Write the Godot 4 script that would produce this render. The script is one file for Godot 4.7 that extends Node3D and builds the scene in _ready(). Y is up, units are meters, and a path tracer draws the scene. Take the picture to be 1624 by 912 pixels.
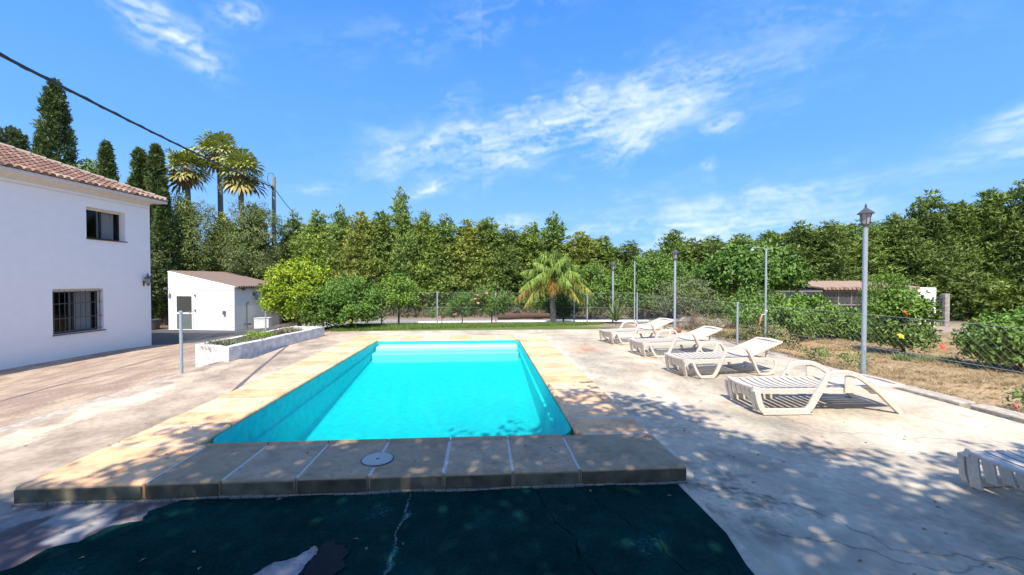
extends Node3D
# A swimming pool in a garden: white house and shed to one side, loungers, fences, shrubs and a belt of conifers.

var M := {}
var used := {}
var rng := RandomNumberGenerator.new()
const SUN_H := 11.5      # heading of the light, degrees right of -z
const SUN_E := 54.0     # elevation

# ------------------------------------------------------------------ mesh builder
class MB:
	var v := PackedVector3Array()
	var n := PackedVector3Array()
	var c := PackedColorArray()
	var uv := PackedVector2Array()
	var col := Color.WHITE
	var uvmode := 0          # 1: planar xz
	func tri(a: Vector3, b: Vector3, d: Vector3) -> void:      # anticlockwise seen from outside
		var m := (b - a).cross(d - a).normalized()
		v.append(a); v.append(d); v.append(b)
		for i in 3:
			n.append(m); c.append(col)
	func trin(a: Vector3, b: Vector3, d: Vector3, na: Vector3, nb: Vector3, nd: Vector3) -> void:
		v.append(a); v.append(d); v.append(b)
		n.append(na); n.append(nd); n.append(nb)
		for i in 3: c.append(col)
	func quad(a: Vector3, b: Vector3, d: Vector3, e: Vector3) -> void:
		tri(a, b, d); tri(a, d, e)
	func otri(a: Vector3, b: Vector3, d: Vector3, o: Vector3) -> void:
		if (b - a).cross(d - a).dot((a + b + d) / 3.0 - o) < 0.0: tri(a, d, b)
		else: tri(a, b, d)
	func oquad(a: Vector3, b: Vector3, d: Vector3, e: Vector3, o: Vector3) -> void:
		if (b - a).cross(d - a).dot((a + b + d + e) / 4.0 - o) < 0.0: quad(a, e, d, b)
		else: quad(a, b, d, e)
	func box(lo: Vector3, hi: Vector3, ch := 0.0, t := Transform3D()) -> void:
		var o: Vector3 = t * ((lo + hi) * 0.5)
		var cc := minf(ch, minf(hi.x - lo.x, minf(hi.y - lo.y, hi.z - lo.z)) * 0.45)
		var p := func(s: Vector3, keep: int) -> Vector3:       # corner s, inset on all axes but keep
			var q := Vector3()
			for k in 3:
				var inset := 0.0 if k == keep else cc
				q[k] = hi[k] - inset if s[k] > 0 else lo[k] + inset
			return t * q
		for k in 3:
			for s in [-1.0, 1.0]:
				var a := (k + 1) % 3
				var b := (k + 2) % 3
				var q := []
				for w in [[-1, -1], [1, -1], [1, 1], [-1, 1]]:
					var e := Vector3(); e[k] = s; e[a] = w[0]; e[b] = w[1]
					q.append(p.call(e, k))
				oquad(q[0], q[1], q[2], q[3], o)
		if cc <= 0.0: return
		for k in 3:      # edges along axis k
			var a := (k + 1) % 3
			var b := (k + 2) % 3
			for sa in [-1.0, 1.0]:
				for sb in [-1.0, 1.0]:
					var e0 := Vector3(); e0[a] = sa; e0[b] = sb; e0[k] = -1
					var e1 := e0; e1[k] = 1
					oquad(p.call(e0, a), p.call(e1, a), p.call(e1, b), p.call(e0, b), o)
		for sx in [-1.0, 1.0]:
			for sy in [-1.0, 1.0]:
				for sz in [-1.0, 1.0]:
					var e := Vector3(sx, sy, sz)
					otri(p.call(e, 0), p.call(e, 1), p.call(e, 2), o)
	func tube(pts: Array, radii: Array, sides := 8, caps := true) -> void:
		var rings := []
		var norms := []
		var up := Vector3.UP
		var last := Vector3.ZERO
		for i in pts.size():
			var d: Vector3
			if i == 0: d = pts[1] - pts[0]
			elif i == pts.size() - 1: d = pts[i] - pts[i - 1]
			else: d = pts[i + 1] - pts[i - 1]
			d = d.normalized()
			var x: Vector3
			if last == Vector3.ZERO:
				x = d.cross(Vector3(0.13, 0.97, 0.2) if absf(d.y) < 0.9 else Vector3(1, 0.05, 0.1)).normalized()
			else:
				x = (last - d * last.dot(d)).normalized()
			last = x
			var y := d.cross(x)
			var ring := []
			var nr := []
			var r: float = radii[mini(i, radii.size() - 1)]
			for k in sides:
				var an := TAU * k / sides
				var m := x * cos(an) + y * sin(an)
				nr.append(m); ring.append(pts[i] + m * r)
			rings.append(ring); norms.append(nr)
		for i in pts.size() - 1:
			for k in sides:
				var k2 := (k + 1) % sides
				trin(rings[i][k], rings[i][k2], rings[i + 1][k2], norms[i][k], norms[i][k2], norms[i + 1][k2])
				trin(rings[i][k], rings[i + 1][k2], rings[i + 1][k], norms[i][k], norms[i + 1][k2], norms[i + 1][k])
		if caps:
			var e := pts.size() - 1
			for k in sides:
				var k2 := (k + 1) % sides
				tri(pts[0], rings[0][k2], rings[0][k])
				tri(pts[e], rings[e][k], rings[e][k2])
	func band(pts: Array, side: Vector3, w: float, t: float) -> void:      # a flat bar swept along pts, w wide along side, t thick
		var q := []
		for i in pts.size():
			var d: Vector3
			if i == 0: d = pts[1] - pts[0]
			elif i == pts.size() - 1: d = pts[i] - pts[i - 1]
			else: d = (pts[i + 1] - pts[i]).normalized() + (pts[i] - pts[i - 1]).normalized()
			d = d.normalized()
			var u := side.cross(d).normalized()
			var s := side * w * 0.5
			var h := u * t * 0.5
			var e := 0.22
			q.append([pts[i] - s + h * (1.0 - e), pts[i] - s * (1.0 - e * t / w) + h, pts[i] + s * (1.0 - e * t / w) + h, pts[i] + s + h * (1.0 - e), pts[i] + s - h, pts[i] - s - h])
		for i in pts.size() - 1:
			var o: Vector3 = (pts[i] + pts[i + 1]) * 0.5
			for k in 6:
				var k2 := (k + 1) % 6
				oquad(q[i][k], q[i][k2], q[i + 1][k2], q[i + 1][k], o)
		for e in [0, pts.size() - 1]:
			var o: Vector3 = pts[1] if e == 0 else pts[pts.size() - 2]
			for k in range(1, 5): otri(q[e][0], q[e][k], q[e][k + 1], o)
	func lathe(at: Vector3, prof: Array, sides := 16, turn := 0.0, smooth := true) -> void:
		for i in prof.size() - 1:
			var r0: float = prof[i].x
			var r1: float = prof[i + 1].x
			var slope := Vector2(prof[i + 1].y - prof[i].y, -(prof[i + 1].x - prof[i].x)).normalized()
			for k in sides:
				var a := TAU * k / sides + turn
				var b := TAU * (k + 1) / sides + turn
				var ca := Vector3(cos(a), 0, sin(a))
				var cb := Vector3(cos(b), 0, sin(b))
				var p0: Vector3 = at + ca * r0 + Vector3.UP * prof[i].y
				var p1: Vector3 = at + cb * r0 + Vector3.UP * prof[i].y
				var p2: Vector3 = at + cb * r1 + Vector3.UP * prof[i + 1].y
				var p3: Vector3 = at + ca * r1 + Vector3.UP * prof[i + 1].y
				var na := ca * slope.x + Vector3.UP * slope.y
				var nb := cb * slope.x + Vector3.UP * slope.y
				if not smooth:
					na = ((na + nb) * 0.5).normalized(); nb = na
				if r0 > 1e-5: trin(p0, p2, p1, na, nb, nb)
				if r1 > 1e-5: trin(p0, p3, p2, na, na, nb)
	func leaf(p: Vector3, dir: Vector3, nor: Vector3, l: float, w: float) -> void:
		var s := dir.cross(nor).normalized() * w * 0.5
		var m := p + dir * l * 0.45 
		var e := p + dir * l - nor * l * 0.12
		var lift := nor * w * 0.18
		tri(p, m + s + lift, e); tri(p, e, m - s + lift)
	func blade(p: Vector3, e: Vector3, s: Vector3) -> void:
		tri(p - s, p + s, e)
	func mesh(mat: Material) -> ArrayMesh:
		var a := []
		a.resize(Mesh.ARRAY_MAX)
		a[Mesh.ARRAY_VERTEX] = v; a[Mesh.ARRAY_NORMAL] = n; a[Mesh.ARRAY_COLOR] = c
		if uvmode == 1:
			for p in v: uv.append(Vector2(p.x, p.z))
		if uv.size() == v.size() and uv.size() > 0: a[Mesh.ARRAY_TEX_UV] = uv
		var m := ArrayMesh.new()
		m.add_surface_from_arrays(Mesh.PRIMITIVE_TRIANGLES, a)
		m.surface_set_material(0, mat)
		return m

# ------------------------------------------------------------------ naming and tagging
func unique(called: String) -> String:
	var k: int = used.get(called, 0)
	used[called] = k + 1
	return called if k == 0 else "%s_%03d" % [called, k]

func tag(o: Node, label: String, category: String, group := "") -> Node:
	o.set_meta("label", label); o.set_meta("category", category)
	if group: o.set_meta("group", group)
	return o

func thing(called: String, label: String, category: String, at := Vector3.ZERO, turn := 0.0, group := "") -> Node3D:
	var o := Node3D.new()
	o.name = unique(called)
	add_child(o)
	o.position = at; o.rotation_degrees.y = turn
	tag(o, label, category, group)
	return o

func part(called: String, what, mat: Material, parent: Node3D, at := Vector3.ZERO, turn := 0.0) -> MeshInstance3D:
	var o := MeshInstance3D.new()
	o.name = called
	o.mesh = what.mesh(mat) if what is MB else what
	o.position = at; o.rotation_degrees.y = turn
	parent.add_child(o, true)
	return o

func solo(called: String, what, mat: Material, label: String, category: String, group := "") -> MeshInstance3D:
	var o := part(unique(called), what, mat, self)
	tag(o, label, category, group)
	return o

func struct(called: String, what, mat: Material) -> MeshInstance3D:
	var o := part(unique(called), what, mat, self)
	o.set_meta("kind", "structure")
	return o

func stuff(o: Node) -> Node:
	o.set_meta("kind", "stuff")
	return o

func dup(o: Node3D, label: String, at: Vector3, turn := 0.0, scale3 := Vector3.ONE, group := "") -> Node3D:
	var r: Node3D = o.duplicate()
	var base := str(o.name)
	if base.length() > 4 and base[-4] == "_" and base.right(3).is_valid_int(): base = base.left(-4)
	r.name = unique(base)
	add_child(r)
	r.position = at; r.rotation_degrees.y = turn; r.scale = scale3
	r.set_meta("label", label)
	if group: r.set_meta("group", group)
	return r

# ------------------------------------------------------------------ materials and textures
func fnoise(freq: float, sd: int, oct := 4, kind := FastNoiseLite.TYPE_SIMPLEX_SMOOTH) -> FastNoiseLite:
	var f := FastNoiseLite.new()
	f.noise_type = kind; f.seed = sd; f.frequency = freq; f.fractal_octaves = oct
	f.fractal_type = FastNoiseLite.FRACTAL_FBM
	return f

func grey(w: int, h: int, freq: float, sd: int, oct := 4, kind := FastNoiseLite.TYPE_SIMPLEX_SMOOTH) -> PackedByteArray:
	var im := fnoise(freq, sd, oct, kind).get_image(w, h, false, false, true)
	im.convert(Image.FORMAT_L8)
	return im.get_data()

func noise_tex(freq: float, sd: int, ramp: Array, size := 512, oct := 5) -> NoiseTexture2D:
	var t := NoiseTexture2D.new()
	t.width = size; t.height = size; t.seamless = true; t.noise = fnoise(freq, sd, oct)
	if ramp:
		var g := Gradient.new()
		var offs := PackedFloat32Array()
		var cols := PackedColorArray()
		for k in ramp.size():
			offs.append(float(k) / (ramp.size() - 1)); cols.append(ramp[k])
		g.offsets = offs; g.colors = cols
		t.color_ramp = g
	return t

func lin(r: float, g: float, b: float) -> Color:      # a colour given in linear reflectance
	return Color(r, g, b).linear_to_srgb()

func plain(c: Color, rough := 0.7, metal := 0.0) -> StandardMaterial3D:
	var m := StandardMaterial3D.new()
	m.albedo_color = c; m.roughness = rough; m.metallic = metal
	return m

func mottled(c: Color, lo: float, freq: float, sd: int, scale: float, rough := 0.8, bump := 0.0) -> StandardMaterial3D:
	var m := plain(c, rough)
	m.albedo_texture = noise_tex(freq, sd, [Color(lo, lo, lo), Color(0.5 + lo / 2, 0.5 + lo / 2, 0.5 + lo / 2), Color.WHITE], 512)
	m.uv1_triplanar = true; m.uv1_world_triplanar = true
	m.uv1_scale = Vector3.ONE * scale
	if bump > 0.0:
		m.heightmap_enabled = true; m.heightmap_scale = bump
		m.heightmap_texture = noise_tex(freq * 3.0, sd + 7, [], 512)
	return m

func leafmat(through := 0.45, rough := 0.55) -> StandardMaterial3D:
	var m := StandardMaterial3D.new()
	m.vertex_color_use_as_albedo = true
	m.roughness = rough
	m.cull_mode = BaseMaterial3D.CULL_DISABLED
	m.backlight_enabled = true
	m.backlight = Color(through, through, through * 0.5)
	return m

func segd(px: float, py: float, a: Vector2, b: Vector2) -> float:
	var ab := b - a
	var p := Vector2(px, py) - a
	var t := clampf(p.dot(ab) / ab.length_squared(), 0, 1)
	return (p - ab * t).length()

# concrete of the pool terrace: one picture for the whole slab, with stains, patches and cracks at their places
const TX0 := -5.1
const TX1 := 6.1
const TZ0 := -14.8
const TZ1 := 3.0
func terrace_tex() -> ImageTexture:
	var w := 1180
	var h := 1780
	var a := grey(w, h, 0.004, 3, 5)
	var b := grey(w, h, 0.013, 5, 5)
	var f := grey(w, h, 0.11, 9, 3)
	var s := grey(w, h, 0.02, 15, 4)
	var k := grey(w, h, 0.006, 21, 3, FastNoiseLite.TYPE_SIMPLEX)
	var out := PackedByteArray()
	out.resize(w * h * 3)
	var cracks := [[Vector2(1.7, -3.3), Vector2(2.25, -2.95), Vector2(2.5, -2.4), Vector2(3.2, -2.1)], [Vector2(1.7, -6.2), Vector2(2.6, -4.2), Vector2(3.35, -3.9), Vector2(6.0, -3.2)],
		[Vector2(3.4, -4.95), Vector2(3.7, -4.3), Vector2(5.0, -3.9)], [Vector2(1.9, -2.6), Vector2(2.6, -2.2), Vector2(4.5, -2.35), Vector2(6.0, -2.0)]]
	var mark := PackedFloat32Array()
	mark.resize(w * h)
	for line in cracks:
		for i in line.size() - 1:
			var p: Vector2 = line[i]
			var q: Vector2 = line[i + 1]
			var steps := int(p.distance_to(q) / 0.006)
			for t in steps:
				var r := p.lerp(q, float(t) / steps)
				var x := int((r.x - TX0) / (TX1 - TX0) * w + (a[(t * 7) % (w * 50)] - 128) * 0.02 + sin(t * 0.045) * 3.0 + sin(t * 0.17) * 1.5)
				var y := int((r.y - TZ0) / (TZ1 - TZ0) * h + sin(t * 0.06 + 1.0) * 3.0 + sin(t * 0.21) * 1.2)
				if x > 1 and x < w - 2 and y > 1 and y < h - 2:
					mark[y * w + x] = 1.0
					if f[y * w + x] > 120: mark[y * w + x + 1] = 0.8
					if f[y * w + x] > 140: mark[(y + 1) * w + x] = 0.6
	for y in h:
		var wz := TZ0 + (TZ1 - TZ0) * y / h
		for x in w:
			var i := y * w + x
			var wx := TX0 + (TX1 - TX0) * x / w
			var fa := a[i] / 255.0
			var fb := b[i] / 255.0
			var ff := f[i] / 255.0
			var fs := s[i] / 255.0
			var fk := k[i] / 255.0
			var l := 0.86 + (fa - 0.5) * 0.28 + (fb - 0.5) * 0.24 + (ff - 0.5) * 0.16
			var pink := clampf((fk - 0.42) * 2.4, 0, 1) * 0.55
			var r := 0.838 + pink * 0.02
			var g := 0.782 - pink * 0.025
			var bl := 0.685 - pink * 0.045
			if wx < -3.3:                       # sandier, streaked along the slab
				var t := smoothstep(-3.3, -3.8, wx)
				r = lerpf(r, 0.80, t); g = lerpf(g, 0.715, t); bl = lerpf(bl, 0.615, t)
				var wear := clampf((fs - 0.52) * 4.0, 0, 1) * t
				l -= wear * 0.08
				if absf(wx + 4.72 + (fb - 0.5) * 0.5) < 0.17: l += 0.12 * t
			var stain := clampf((fs * 0.6 + fb * 0.4 - 0.60) * 8.0, 0, 1)
			if wx > 1.6:
				l -= stain * 0.10
				var redp := clampf(1.0 - Vector2(wx - 2.3, (wz + 9.5) * 0.55).length() / 0.6, 0, 1) * clampf((fb - 0.4) * 4.0, 0, 1)
				g -= redp * 0.12; bl -= redp * 0.16; l -= redp * 0.06
				var edge := absf(wx - 1.75 - (fb - 0.5) * 0.22)
				if edge < 0.07: l += 0.10 * (1.0 - edge / 0.07)      # mortar smeared along the coping
				var damp := clampf(1.0 - Vector2(wx - 1.95, (wz + 3.1) * 0.7).length() / 0.75, 0, 1)
				l -= damp * clampf((fs * 0.5 + ff * 0.5 - 0.42) * 5.0, 0, 1) * 0.36
				var bl2 := clampf(1.0 - absf(wx - 1.9 - (wz + 3.2) * -0.25) / 0.4, 0, 1) * smoothstep(-2.6, -3.0, -absf(wz + 2.6) - 2.2)
				l += bl2 * 0.05
			if wz > -3.25 and wx > -2.2 and wx < 1.5:           # bare screed under the floor paint
				l *= 0.78
				bl = lerpf(bl, r, 0.5)
				if ff > 0.62: l *= 0.85
			if wx < -2.2 and wz > -3.45 and wz < -1.8:            # flaking old paint
				var fl := clampf((fb * 0.55 + fs * 0.45 - 0.47) * 14.0, 0, 1)
				var e := smoothstep(-3.45, -3.3, wz)
				r = lerpf(r, lerpf(0.66, 0.42, fl), e); g = lerpf(g, lerpf(0.64, 0.36, fl), e); bl = lerpf(bl, lerpf(0.62, 0.355, fl), e)
			l -= mark[i] * 0.20
			out[i * 3] = int(clampf(r * l, 0, 1) * 255); out[i * 3 + 1] = int(clampf(g * l, 0, 1) * 255); out[i * 3 + 2] = int(clampf(bl * l, 0, 1) * 255)
	return ImageTexture.create_from_image(Image.create_from_data(w, h, false, Image.FORMAT_RGB8, out))

func green_tex() -> ImageTexture:      # dark green floor paint, worn and scratched; covers x -4..2, z -3.4..2.6
	var w := 900
	var h := 900
	var a := grey(w, h, 0.008, 33, 5)
	var b := grey(w, h, 0.03, 35, 4)
	var f := grey(w, h, 0.2, 39, 2)
	var out := PackedByteArray()
	out.resize(w * h * 3)
	for y in h:
		var wz := -3.4 + 6.0 * y / h
		for x in w:
			var i := y * w + x
			var wx := -4.0 + 6.0 * x / w
			var l := 0.82 + (a[i] / 255.0 - 0.5) * 0.30 + (b[i] / 255.0 - 0.5) * 0.22 + (f[i] / 255.0 - 0.5) * 0.25
			var seam := segd(wx, wz, Vector2(-0.54 + (b[i] - 128) * 0.0003, -3.25), Vector2(-0.54, 1.0))
			var seam2 := absf(wx - 0.42 - (wz + 3.2) * 0.25 - (a[i] - 128) * 0.0006)
			var seam3 := absf(wx - 0.83 - (wz + 3.2) * 0.3 - (a[i] - 128) * 0.001)
			var r := 0.085 * l
			var g := 0.25 * l
			var bl := 0.235 * l
			if seam < 0.006 and f[i] > 100: r = 0.42; g = 0.44; bl = 0.43
			elif seam < 0.022 and b[i] > 140:
				r = 0.17; g = 0.34; bl = 0.33
			if (seam2 < 0.006 or seam3 < 0.005) and b[i] > 118: r *= 0.6; g *= 0.6; bl *= 0.6
			if a[i] > 190 and f[i] > 150: r += 0.06; g += 0.06; bl += 0.06
			out[i * 3] = int(clampf(r, 0, 1) * 255); out[i * 3 + 1] = int(clampf(g, 0, 1) * 255); out[i * 3 + 2] = int(clampf(bl, 0, 1) * 255)
	return ImageTexture.create_from_image(Image.create_from_data(w, h, false, Image.FORMAT_RGB8, out))

func yard_tex() -> ImageTexture:       # worn concrete and dirt of the yard below the house, streaked along its slope
	var w := 1000
	var h := 1000
	var a := fnoise(0.005, 51, 5).get_image(int(w * 1.3), int(h * 0.75), false, false, true)
	a.resize(w, h)
	a.convert(Image.FORMAT_L8)
	var av := a.get_data()
	var b2 := fnoise(0.02, 53, 5).get_image(w, int(h * 0.6), false, false, true)
	b2.resize(w, h)
	b2.convert(Image.FORMAT_L8)
	var bv := b2.get_data()
	var f := grey(w, h, 0.15, 59, 3)
	var out := PackedByteArray()
	out.resize(w * h * 3)
	for i in w * h:
		var fa := av[i] / 255.0
		var fb := bv[i] / 255.0
		var l := 0.9 + (f[i] / 255.0 - 0.5) * 0.3
		var t := clampf((fa * 0.45 + fb * 0.55 - 0.34) * 2.6, 0, 1)
		out[i * 3] = int(clampf(lerpf(0.655, 0.80, t) * l, 0, 1) * 255); out[i * 3 + 1] = int(clampf(lerpf(0.555, 0.71, t) * l, 0, 1) * 255); out[i * 3 + 2] = int(clampf(lerpf(0.475, 0.595, t) * l, 0, 1) * 255)
	return ImageTexture.create_from_image(Image.create_from_data(w, h, false, Image.FORMAT_RGB8, out))

func stone_tex(sd: int, base: Color, dirt: float) -> ImageTexture:
	var w := 256
	var a := grey(w, w, 0.012, sd, 4)
	var b := grey(w, w, 0.05, sd + 1, 4)
	var f := grey(w, w, 0.3, sd + 2, 2)
	var out := PackedByteArray()
	out.resize(w * w * 3)
	for i in w * w:
		var l := 1.0 + (a[i] / 255.0 - 0.5) * 0.25 + (b[i] / 255.0 - 0.5) * 0.16 + (f[i] / 255.0 - 0.5) * 0.10
		var d := clampf((b[i] / 255.0 * 0.6 + a[i] / 255.0 * 0.4 - 0.62) * 5.0, 0, 1) * dirt
		out[i * 3] = int(clampf(base.r * l * (1.0 - d * 0.35), 0, 1) * 255); out[i * 3 + 1] = int(clampf(base.g * l * (1.0 - d * 0.37), 0, 1) * 255); out[i * 3 + 2] = int(clampf(base.b * l * (1.0 - d * 0.40), 0, 1) * 255)
	return ImageTexture.create_from_image(Image.create_from_data(w, w, false, Image.FORMAT_RGB8, out))

func stone_mat(sd: int, base: Color, dirt: float) -> StandardMaterial3D:
	var m := plain(Color.WHITE, 0.85)
	m.albedo_texture = stone_tex(sd, base, dirt)
	m.uv1_triplanar = true; m.uv1_world_triplanar = true
	m.uv1_scale = Vector3(0.73, 0.73, 0.73)
	m.heightmap_enabled = true; m.heightmap_scale = 0.12
	m.heightmap_texture = stone_h
	return m
var stone_h: NoiseTexture2D

# ------------------------------------------------------------------ sky
func make_sky() -> Sky:
	var w := 2560
	var h := 1280
	var data := PackedFloat32Array()
	data.resize(w * h * 3)
	# clouds: bearing, height, half width, half height (degrees), tilt, strength, kind (0 wisps, 1 puff)
	var cl := [[12.0, 19.6, 22.0, 4.4, 9.0, 0.58, 0], [4.0, 17.6, 12.0, 3.2, 12.0, 0.45, 0], [23.0, 22.6, 12.0, 2.8, 5.0, 0.48, 0], [19.5, 17.6, 4.0, 2.2, 48.0, 0.5, 0], [-10.0, 16.0, 7.0, 3.0, 25.0, 0.34, 0], [-6.5, 17.5, 2.0, 1.1, 35.0, 0.5, 1],
		[-34.6, 24.4, 4.6, 1.9, -28.0, 0.72, 1], [-28.6, 27.6, 2.6, 1.2, 20.0, 0.45, 1], [30.0, 18.0, 2.2, 0.9, 12.0, 0.55, 1], [28.6, 13.6, 0.9, 0.7, 20.0, 0.4, 1], [55.0, 13.4, 5.0, 1.1, 8.0, 0.62, 0], [54.0, 11.0, 7.0, 0.9, 6.0, 0.5, 0],
		[27.0, 6.0, 20.0, 4.2, 3.0, 0.55, 0], [36.0, 9.7, 9.0, 1.2, 5.0, 0.5, 0], [-7.0, 11.8, 4.5, 1.0, 20.0, 0.55, 0], [4.0, 7.6, 4.0, 0.9, 4.0, 0.5, 0], [-20.0, 11.0, 4.0, 0.7, 5.0, 0.28, 0], [0.0, 31.0, 22.0, 2.6, 14.0, 0.16, 0], [40.0, 26.0, 14.0, 3.0, -20.0, 0.13, 0]]
	var r := RandomNumberGenerator.new()
	r.seed = 12
	for i in 26:       # the same kind of sky goes on all round
		cl.append([r.randf_range(70, 300), r.randf_range(7, 55), r.randf_range(4, 20), r.randf_range(1.2, 4.5), r.randf_range(-20, 25), r.randf_range(0.25, 0.6), 0 if r.randf() < 0.7 else 1])
	var n1 := fnoise(0.16, 61, 5)
	var n2 := fnoise(0.42, 63, 4)
	var n3 := fnoise(0.05, 65, 3)
	var stops := [[0.0, Vector3(0.37, 0.61, 0.93)], [5.0, Vector3(0.255, 0.51, 0.92)], [15.0, Vector3(0.140, 0.385, 0.90)], [33.0, Vector3(0.068, 0.255, 0.73)], [60.0, Vector3(0.040, 0.18, 0.58)], [90.0, Vector3(0.032, 0.145, 0.50)]]
	for y in h:
		var el := 90.0 - 180.0 * (y + 0.5) / h
		var base: Vector3
		if el <= 0.0: base = Vector3(0.37, 0.61, 0.93).lerp(Vector3(0.30, 0.29, 0.24), smoothstep(0.0, -4.0, el))
		else:
			for k in stops.size() - 1:
				if el <= stops[k + 1][0] or k == stops.size() - 2:
					var t: float = clampf((el - stops[k][0]) / (stops[k + 1][0] - stops[k][0]), 0, 1)
					base = stops[k][1].lerp(stops[k + 1][1], t); break
		var near := []
		if el > 0.0:
			for q in cl:
				if absf(q[1] - el) < (q[3] + q[2] * absf(sin(deg_to_rad(q[4])))) * 1.9: near.append([q[0], q[1], q[2], q[3], cos(deg_to_rad(q[4])), sin(deg_to_rad(q[4])), q[5], q[6]])
		var squeeze := cos(deg_to_rad(el))
		var sy := sin(deg_to_rad(el)) * sin(deg_to_rad(SUN_E))
		var sx := squeeze * cos(deg_to_rad(SUN_E))
		var at := y * w * 3
		for x in w:
			var az := 360.0 * (x + 0.5) / w
			var amt := 0.0
			var done := false
			var wx := 0.0
			var wy := 0.0
			for q in near:
				var dx: float = fposmod(az - q[0] + 180.0, 360.0) - 180.0
				if absf(dx) > q[2] * 2.2: continue
				dx *= squeeze
				var dy: float = el - q[1]
				if not done:
					wx = n1.get_noise_2d(az * 0.9, el * 1.6) ; wy = n1.get_noise_2d(az * 0.9 + 300.0, el * 1.6); done = true
				var u: float = (dx * q[4] + dy * q[5]) / q[2] + wx * (0.22 if q[7] == 0 else 0.35)
				var v: float = (-dx * q[5] + dy * q[4]) / q[3] + wy * (0.85 if q[7] == 0 else 0.5)
				var e := exp(-(u * u + v * v) * 1.5)
				if e < 0.02: continue
				var d: float
				if q[7] == 0:
					var a: float = dx * q[4] + dy * q[5]
					var b: float = -dx * q[5] + dy * q[4]
					d = n1.get_noise_2d(a * 0.5 + wx * 4.0, b * 2.6 + wy * 5.0) * 0.7 + n2.get_noise_2d(a * 0.9 + wx * 5.0, b * 3.2) * 0.5 + n3.get_noise_2d(az, el * 3.0) * 0.7
					d = clampf(0.46 + d * 1.15, 0.0, 1.2)
				else:
					d = clampf(0.62 + n2.get_noise_2d(dx * 1.3 + wx * 3.0, dy * 2.0) * 1.1 + n1.get_noise_2d(dx, dy * 2.0) * 0.6, 0.0, 1.2)
				amt = amt + (1.0 - amt) * clampf(e * d * q[6], 0, 0.95)
			var c := base.lerp(Vector3(0.80, 0.88, 1.0), amt)
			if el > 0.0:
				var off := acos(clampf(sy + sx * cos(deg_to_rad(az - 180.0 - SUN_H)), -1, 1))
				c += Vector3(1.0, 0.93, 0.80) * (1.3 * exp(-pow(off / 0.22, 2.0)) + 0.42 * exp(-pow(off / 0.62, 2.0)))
			data[at] = c.x; data[at + 1] = c.y; data[at + 2] = c.z
			at += 3
	var im := Image.create_from_data(w, h, false, Image.FORMAT_RGBF, data.to_byte_array())
	var pm := PanoramaSkyMaterial.new()
	pm.panorama = ImageTexture.create_from_image(im)
	var s := Sky.new()
	s.sky_material = pm
	return s

# ------------------------------------------------------------------ terrain
func gy(x: float, z: float) -> float:
	var y := 0.0
	if x < -5.1:
		var s := clampf((-5.2 - x) / 8.4, 0, 1)
		y -= 0.10 * clampf((-5.1 - x) / 0.6, 0, 1) + 0.95 * s * s * (3 - 2 * s)
		y -= 0.17 * clampf((-z - 17.0) / 6.0, 0, 1) * s
	y -= 0.22 * clampf((-z - 14.5) / 6.0, 0, 1) * clampf((x + 7.0) / 2.0, 0, 1)
	y += 0.13 * smoothstep(-12.2, -13.2, z) * smoothstep(-17.0, -15.2, z) * smoothstep(-6.0, -4.6, x) * smoothstep(6.4, 5.2, x)
	y -= 0.42 * smoothstep(8.0, 17.0, x)
	return y

func ty(_x: float, z: float) -> float:
	return 0.075 * clampf((-z - 4.0) / 7.0, 0, 1)

# ------------------------------------------------------------------ plants
func rdir() -> Vector3:
	while true:
		var p := Vector3(rng.randf_range(-1, 1), rng.randf_range(-1, 1), rng.randf_range(-1, 1))
		var l := p.length()
		if l > 0.1 and l <= 1.0: return p / l
	return Vector3.UP

func tint(a: Color, b: Color, t: float, j := 0.15) -> Color:
	var c := a.lerp(b, clampf(t, 0, 1))
	var k := 1.0 + rng.randf_range(-j, j)
	return Color(c.r * k, c.g * k, c.b * k)

# leafy crown: clumps spread through an ellipsoid, many near its skin
func crown(radii: Vector3, clumps: int, per: int, l: float, w: float, ca: Color, cb: Color, clump_r := 0.28, flat := 0.0, droop := 0.0, tips := Color(-1, 0, 0)) -> MB:
	var mb := MB.new()
	clumps = int(clumps * 0.72)
	per = int(per * 1.45)
	for i in clumps:
		var d := rdir()
		if d.y < -0.55: d.y *= 0.6
		if flat > 0.0 and d.y < 0: d.y *= 1.0 - flat
		var f := pow(rng.randf(), 0.33) if rng.randf() < 0.4 else rng.randf_range(0.78, 1.06)
		var cpos := d * radii * f
		var cr := clump_r * rng.randf_range(0.6, 1.25)
		var tone := rng.randf()
		for k in per:
			var q := rdir()
			var p := cpos + q * cr * pow(rng.randf(), 0.45) * Vector3(1, 0.85, 1)
			var out := (q * 0.7 + d * 0.8 + rdir() * 0.5 + Vector3(0, 0.35, 0)).normalized()
			var dir := (rdir() + out * 0.5 + Vector3(0, -droop, 0)).normalized()
			var nor := (out - dir * out.dot(dir)).normalized()
			mb.col = tint(ca, cb, tone * 0.6 + rng.randf() * 0.4)
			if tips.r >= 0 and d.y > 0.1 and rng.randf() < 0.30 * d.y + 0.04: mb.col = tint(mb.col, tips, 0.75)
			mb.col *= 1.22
			mb.leaf(p, dir, nor, l * rng.randf_range(0.7, 1.25), w * rng.randf_range(0.75, 1.2))
	return mb

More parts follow.
